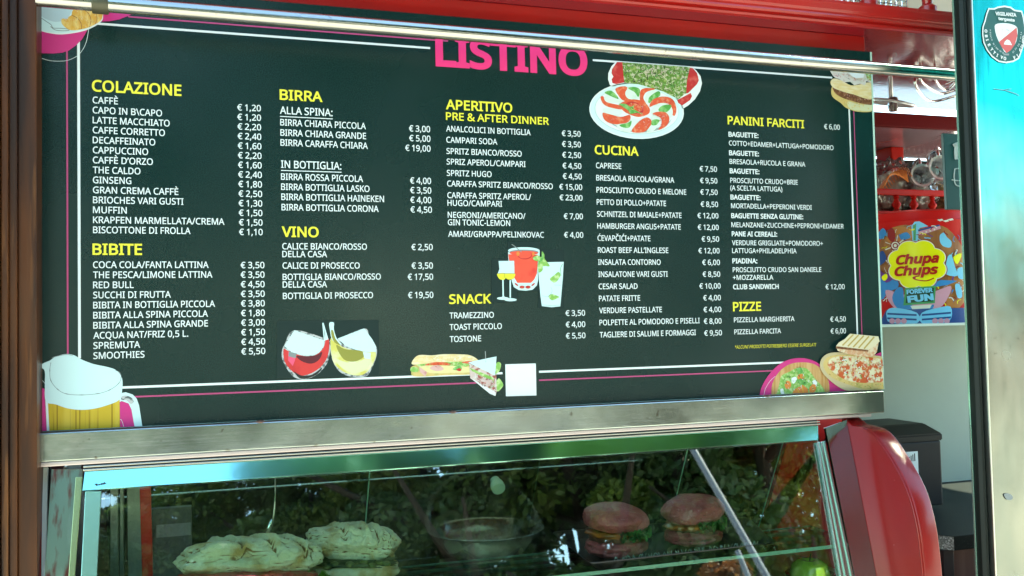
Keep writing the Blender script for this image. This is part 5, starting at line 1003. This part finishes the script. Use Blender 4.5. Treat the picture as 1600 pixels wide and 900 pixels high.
# glass mugs lying on the bags
def mug(label, px, py, r, y, ax):
    c = at(px, py, y); t = thing('glass_mug', label, 'mug', c, group='silvery glass mugs'); ax = tuple(_n(np.array(ax)))
    L_ = .09; P = [(r * .55, -L_), (r * .8, -L_), (r * .86, -L_ * .6), (r * .95, -.01), (r, 0), (r * .97, .004), (r * .80, .003), (r * .70, -.004), (r * .66, -L_ * .6), (0, -L_ * .62)]
    V, Fc = lathe_geo(P, c, 32, ax); o = mesh('mug_body', V, Fc, mirror_glass, t); smooth_by(o, 30)
    lathe('mug_base_ring', [(r * .42, -L_ * .5), (r * .5, -L_ * .45), (r * .42, -L_ * .40)], c, chrome, t, 24, ax)
    a = np.array(ax); s = _n(np.cross(a, [0, 0, 1])); tube('mug_handle', cr([c - a * .012 + np.array([0, 0, r * .9]), c - a * .02 + np.array([0, 0, r * 1.45]), c - a * .055 + np.array([0, 0, r * 1.45]), c - a * .07 + np.array([0, 0, r * .8])], 6, False), .005, chrome, t, 8)
mirror_glass = mat('silvery cut glass', (.80, .80, .83), .14, .65, bump=(120, .6, .003), var=(50, (.40, .40, .44), .5, .7))
mug('silvery glass mug lying with its rim facing out, the lower left one', 1441, 274, .034, .50, (-.35, -.9, .12)); mug('silvery glass mug partly hidden by the chalkboard', 1470, 262, .036, .47, (-.3, -.9, .1))
mug('silvery glass mug tipped on top of the others', 1462, 246, .026, .53, (-.8, -.5, .35))
# dark back with pale shelf clips behind the mugs
RK = thing('rear_rack', 'black wire rack with pale clips at the back of the kiosk', 'rack', (2.2, 1.0, 1.7))
a = at(1372, 238, 1.0); b = at(1500, 300, 1.0); box('rack_panel', 1.5, 2.66, .925, .945, 1.44, 1.98, dark_w, RK, 0)
for px in range(1374, 1480, 8):
    for py in (246.5, 262): q = at(px, py, .922); box('clip', q[0] - .004, q[0] + .004, .9215, .9247, q[2] - .0012, q[2] + .0012, white_i, RK, 0)

# ================================================================== steel door on the right
DR = thing('steel_door', 'open stainless steel door leaf with black gasket at the right edge', 'door', (1.8, -.2, .1))
yD = -.20
xg0 = at(1507, 450, yD + .022)[0]; xg1 = at(1530, 450, yD)[0]
slab('gasket', [(xg0, yD + .006, .1), (xg0 + .005, yD, .1), (xg1 - .004, yD, .1), (xg1, yD + .004, .1), (xg1, yD + .022, .1), (xg0, yD + .022, .1)], (0, 0, 2.38), black_m, DR, .001)
box('gasket_lip', xg0 - .0024, xg0 - .0002, yD + .018, yD + .022, .1, 2.48, alu_g, DR, .0005)
box('sheet_edge', xg1 + .0002, xg1 + .004, yD - .010, yD + .02, .1, 2.48, alu, DR, .001)
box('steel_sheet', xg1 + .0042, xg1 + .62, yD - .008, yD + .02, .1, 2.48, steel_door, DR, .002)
ys = yD - .0082
def dpx(px, py, o=0.): p = at(px, py, ys - .0006); return (p[0], ys - .0006 - o, p[2])
# sticker
Z = lambda *P: zp(1500, 0, 7.5, P)
outl = [(330, 95), (395, 98), (440, 78), (520, 66), (590, 80), (640, 115), (725, 128), (745, 200), (765, 320), (760, 450), (730, 580), (690, 690), (620, 728), (540, 742), (450, 728), (370, 670), (310, 590), (270, 500), (255, 400), (258, 320), (285, 240), (305, 160)]
cx_, cy_ = 510, 410
def sc(k): return [(cx_ + (x - cx_) * k, cy_ + (y - cy_) * k) for x, y in outl]
teal_i = ink('sticker dark green', (.012, .10, .085)); st_w = ink('sticker white', (.80, .84, .82)); st_r = ink('sticker red', (.66, .10, .09))
picture('sticker', [(Z(*sc(1.0)), st_w), (Z(*sc(.945)), teal_i), (cr(Z((410, 290), (500, 272), (600, 285), (665, 325), (668, 420), (640, 520), (540, 622), (480, 540), (430, 440), (408, 360)), 3), st_w), (Z((452, 492), (660, 322), (668, 420), (640, 520), (590, 590), (540, 622), (490, 560)), st_r), (Z((510, 522), (520, 490), (550, 464), (580, 480), (605, 530)), st_w), (stroke(Z((490, 320), (488, 420)), .3), st_r), (stroke(Z((470, 352), (510, 350)), .3), st_r), (stroke(Z((540, 345), (570, 362)), .5), teal_i), (stroke(Z((505, 640), (570, 640)), 3), grey_i)], DR, lambda px, py, k: dpx(px, py, k))
def stx(s, a, b, cap, m=st_w, bold=.04):
    a_ = np.array(dpx(*Z(a)[0])); b_ = np.array(dpx(*Z(b)[0])); d = b_ - a_; L = math.hypot(d[0], d[2]); ux, uz = d[0] / L, d[2] / L
    text('lettering', s, lambda u, v, w=0.: (a_[0] + ux * u - uz * v, ys - .0030 - max(w, 0) * .08, a_[2] + uz * u + ux * v), L, cap / 7.5 * .00131, m, DR, bold)
stx('VIGILANZA', (405, 180), (650, 198), 42); stx('tergeste', (438, 236), (630, 258), 36)
def arc_text(s, pts, cap, m=st_w, bold=.05):
    P = [np.array(dpx(*Z(p)[0])) for p in pts]; P = cr(P, 10, False); n = len(s)
    d = [0]
    for i in range(1, len(P)): d.append(d[-1] + np.linalg.norm(P[i] - P[i - 1]))
    for k, c in enumerate(s):
        t = d[-1] * (k + .5) / n; i = max(1, min(len(P) - 1, int(np.searchsorted(d, t)))); p = P[i]; dr = P[i] - P[i - 1]; L = math.hypot(dr[0], dr[2]); ux, uz = dr[0] / L, dr[2] / L
        if c == ' ': continue
        text('lettering', c, lambda u, v, w=0., p=p, ux=ux, uz=uz: (p[0] + ux * u - uz * v, ys - .0030 - max(w, 0) * .08, p[2] + uz * u + ux * v), 0, cap / 7.5 * .00131, m, DR, bold, align=.5)
arc_text('OBIETTIVO', [(278, 330), (285, 440), (330, 560), (410, 660), (530, 712)], 40); arc_text('VI', [(600, 700), (650, 690), (690, 655)], 40); arc_text('GILATO', [(700, 620), (735, 540), (752, 430)], 40)
arc_text('PRONTO INTERVENTO', [(335, 345), (345, 440), (400, 560), (500, 640)], 18, st_w, .0); arc_text('SORVEGLIANZA', [(600, 640), (690, 520), (715, 380)], 18, st_w, .0)
# small marks on the door
picture('scuff_mark', [(cr([(1568, 772), (1576, 771), (1582, 776), (1580, 781), (1572, 780)], 3), grey_i)], DR, lambda px, py, k: dpx(px, py, k))
picture('scratch', [(stroke([(1552, 139), (1570, 141), (1588, 147), (1592, 150)], .8), grey_i), (stroke([(1570, 140), (1580, 139)], .6), grey_i)], DR, lambda px, py, k: dpx(px, py, k))
flush_text()
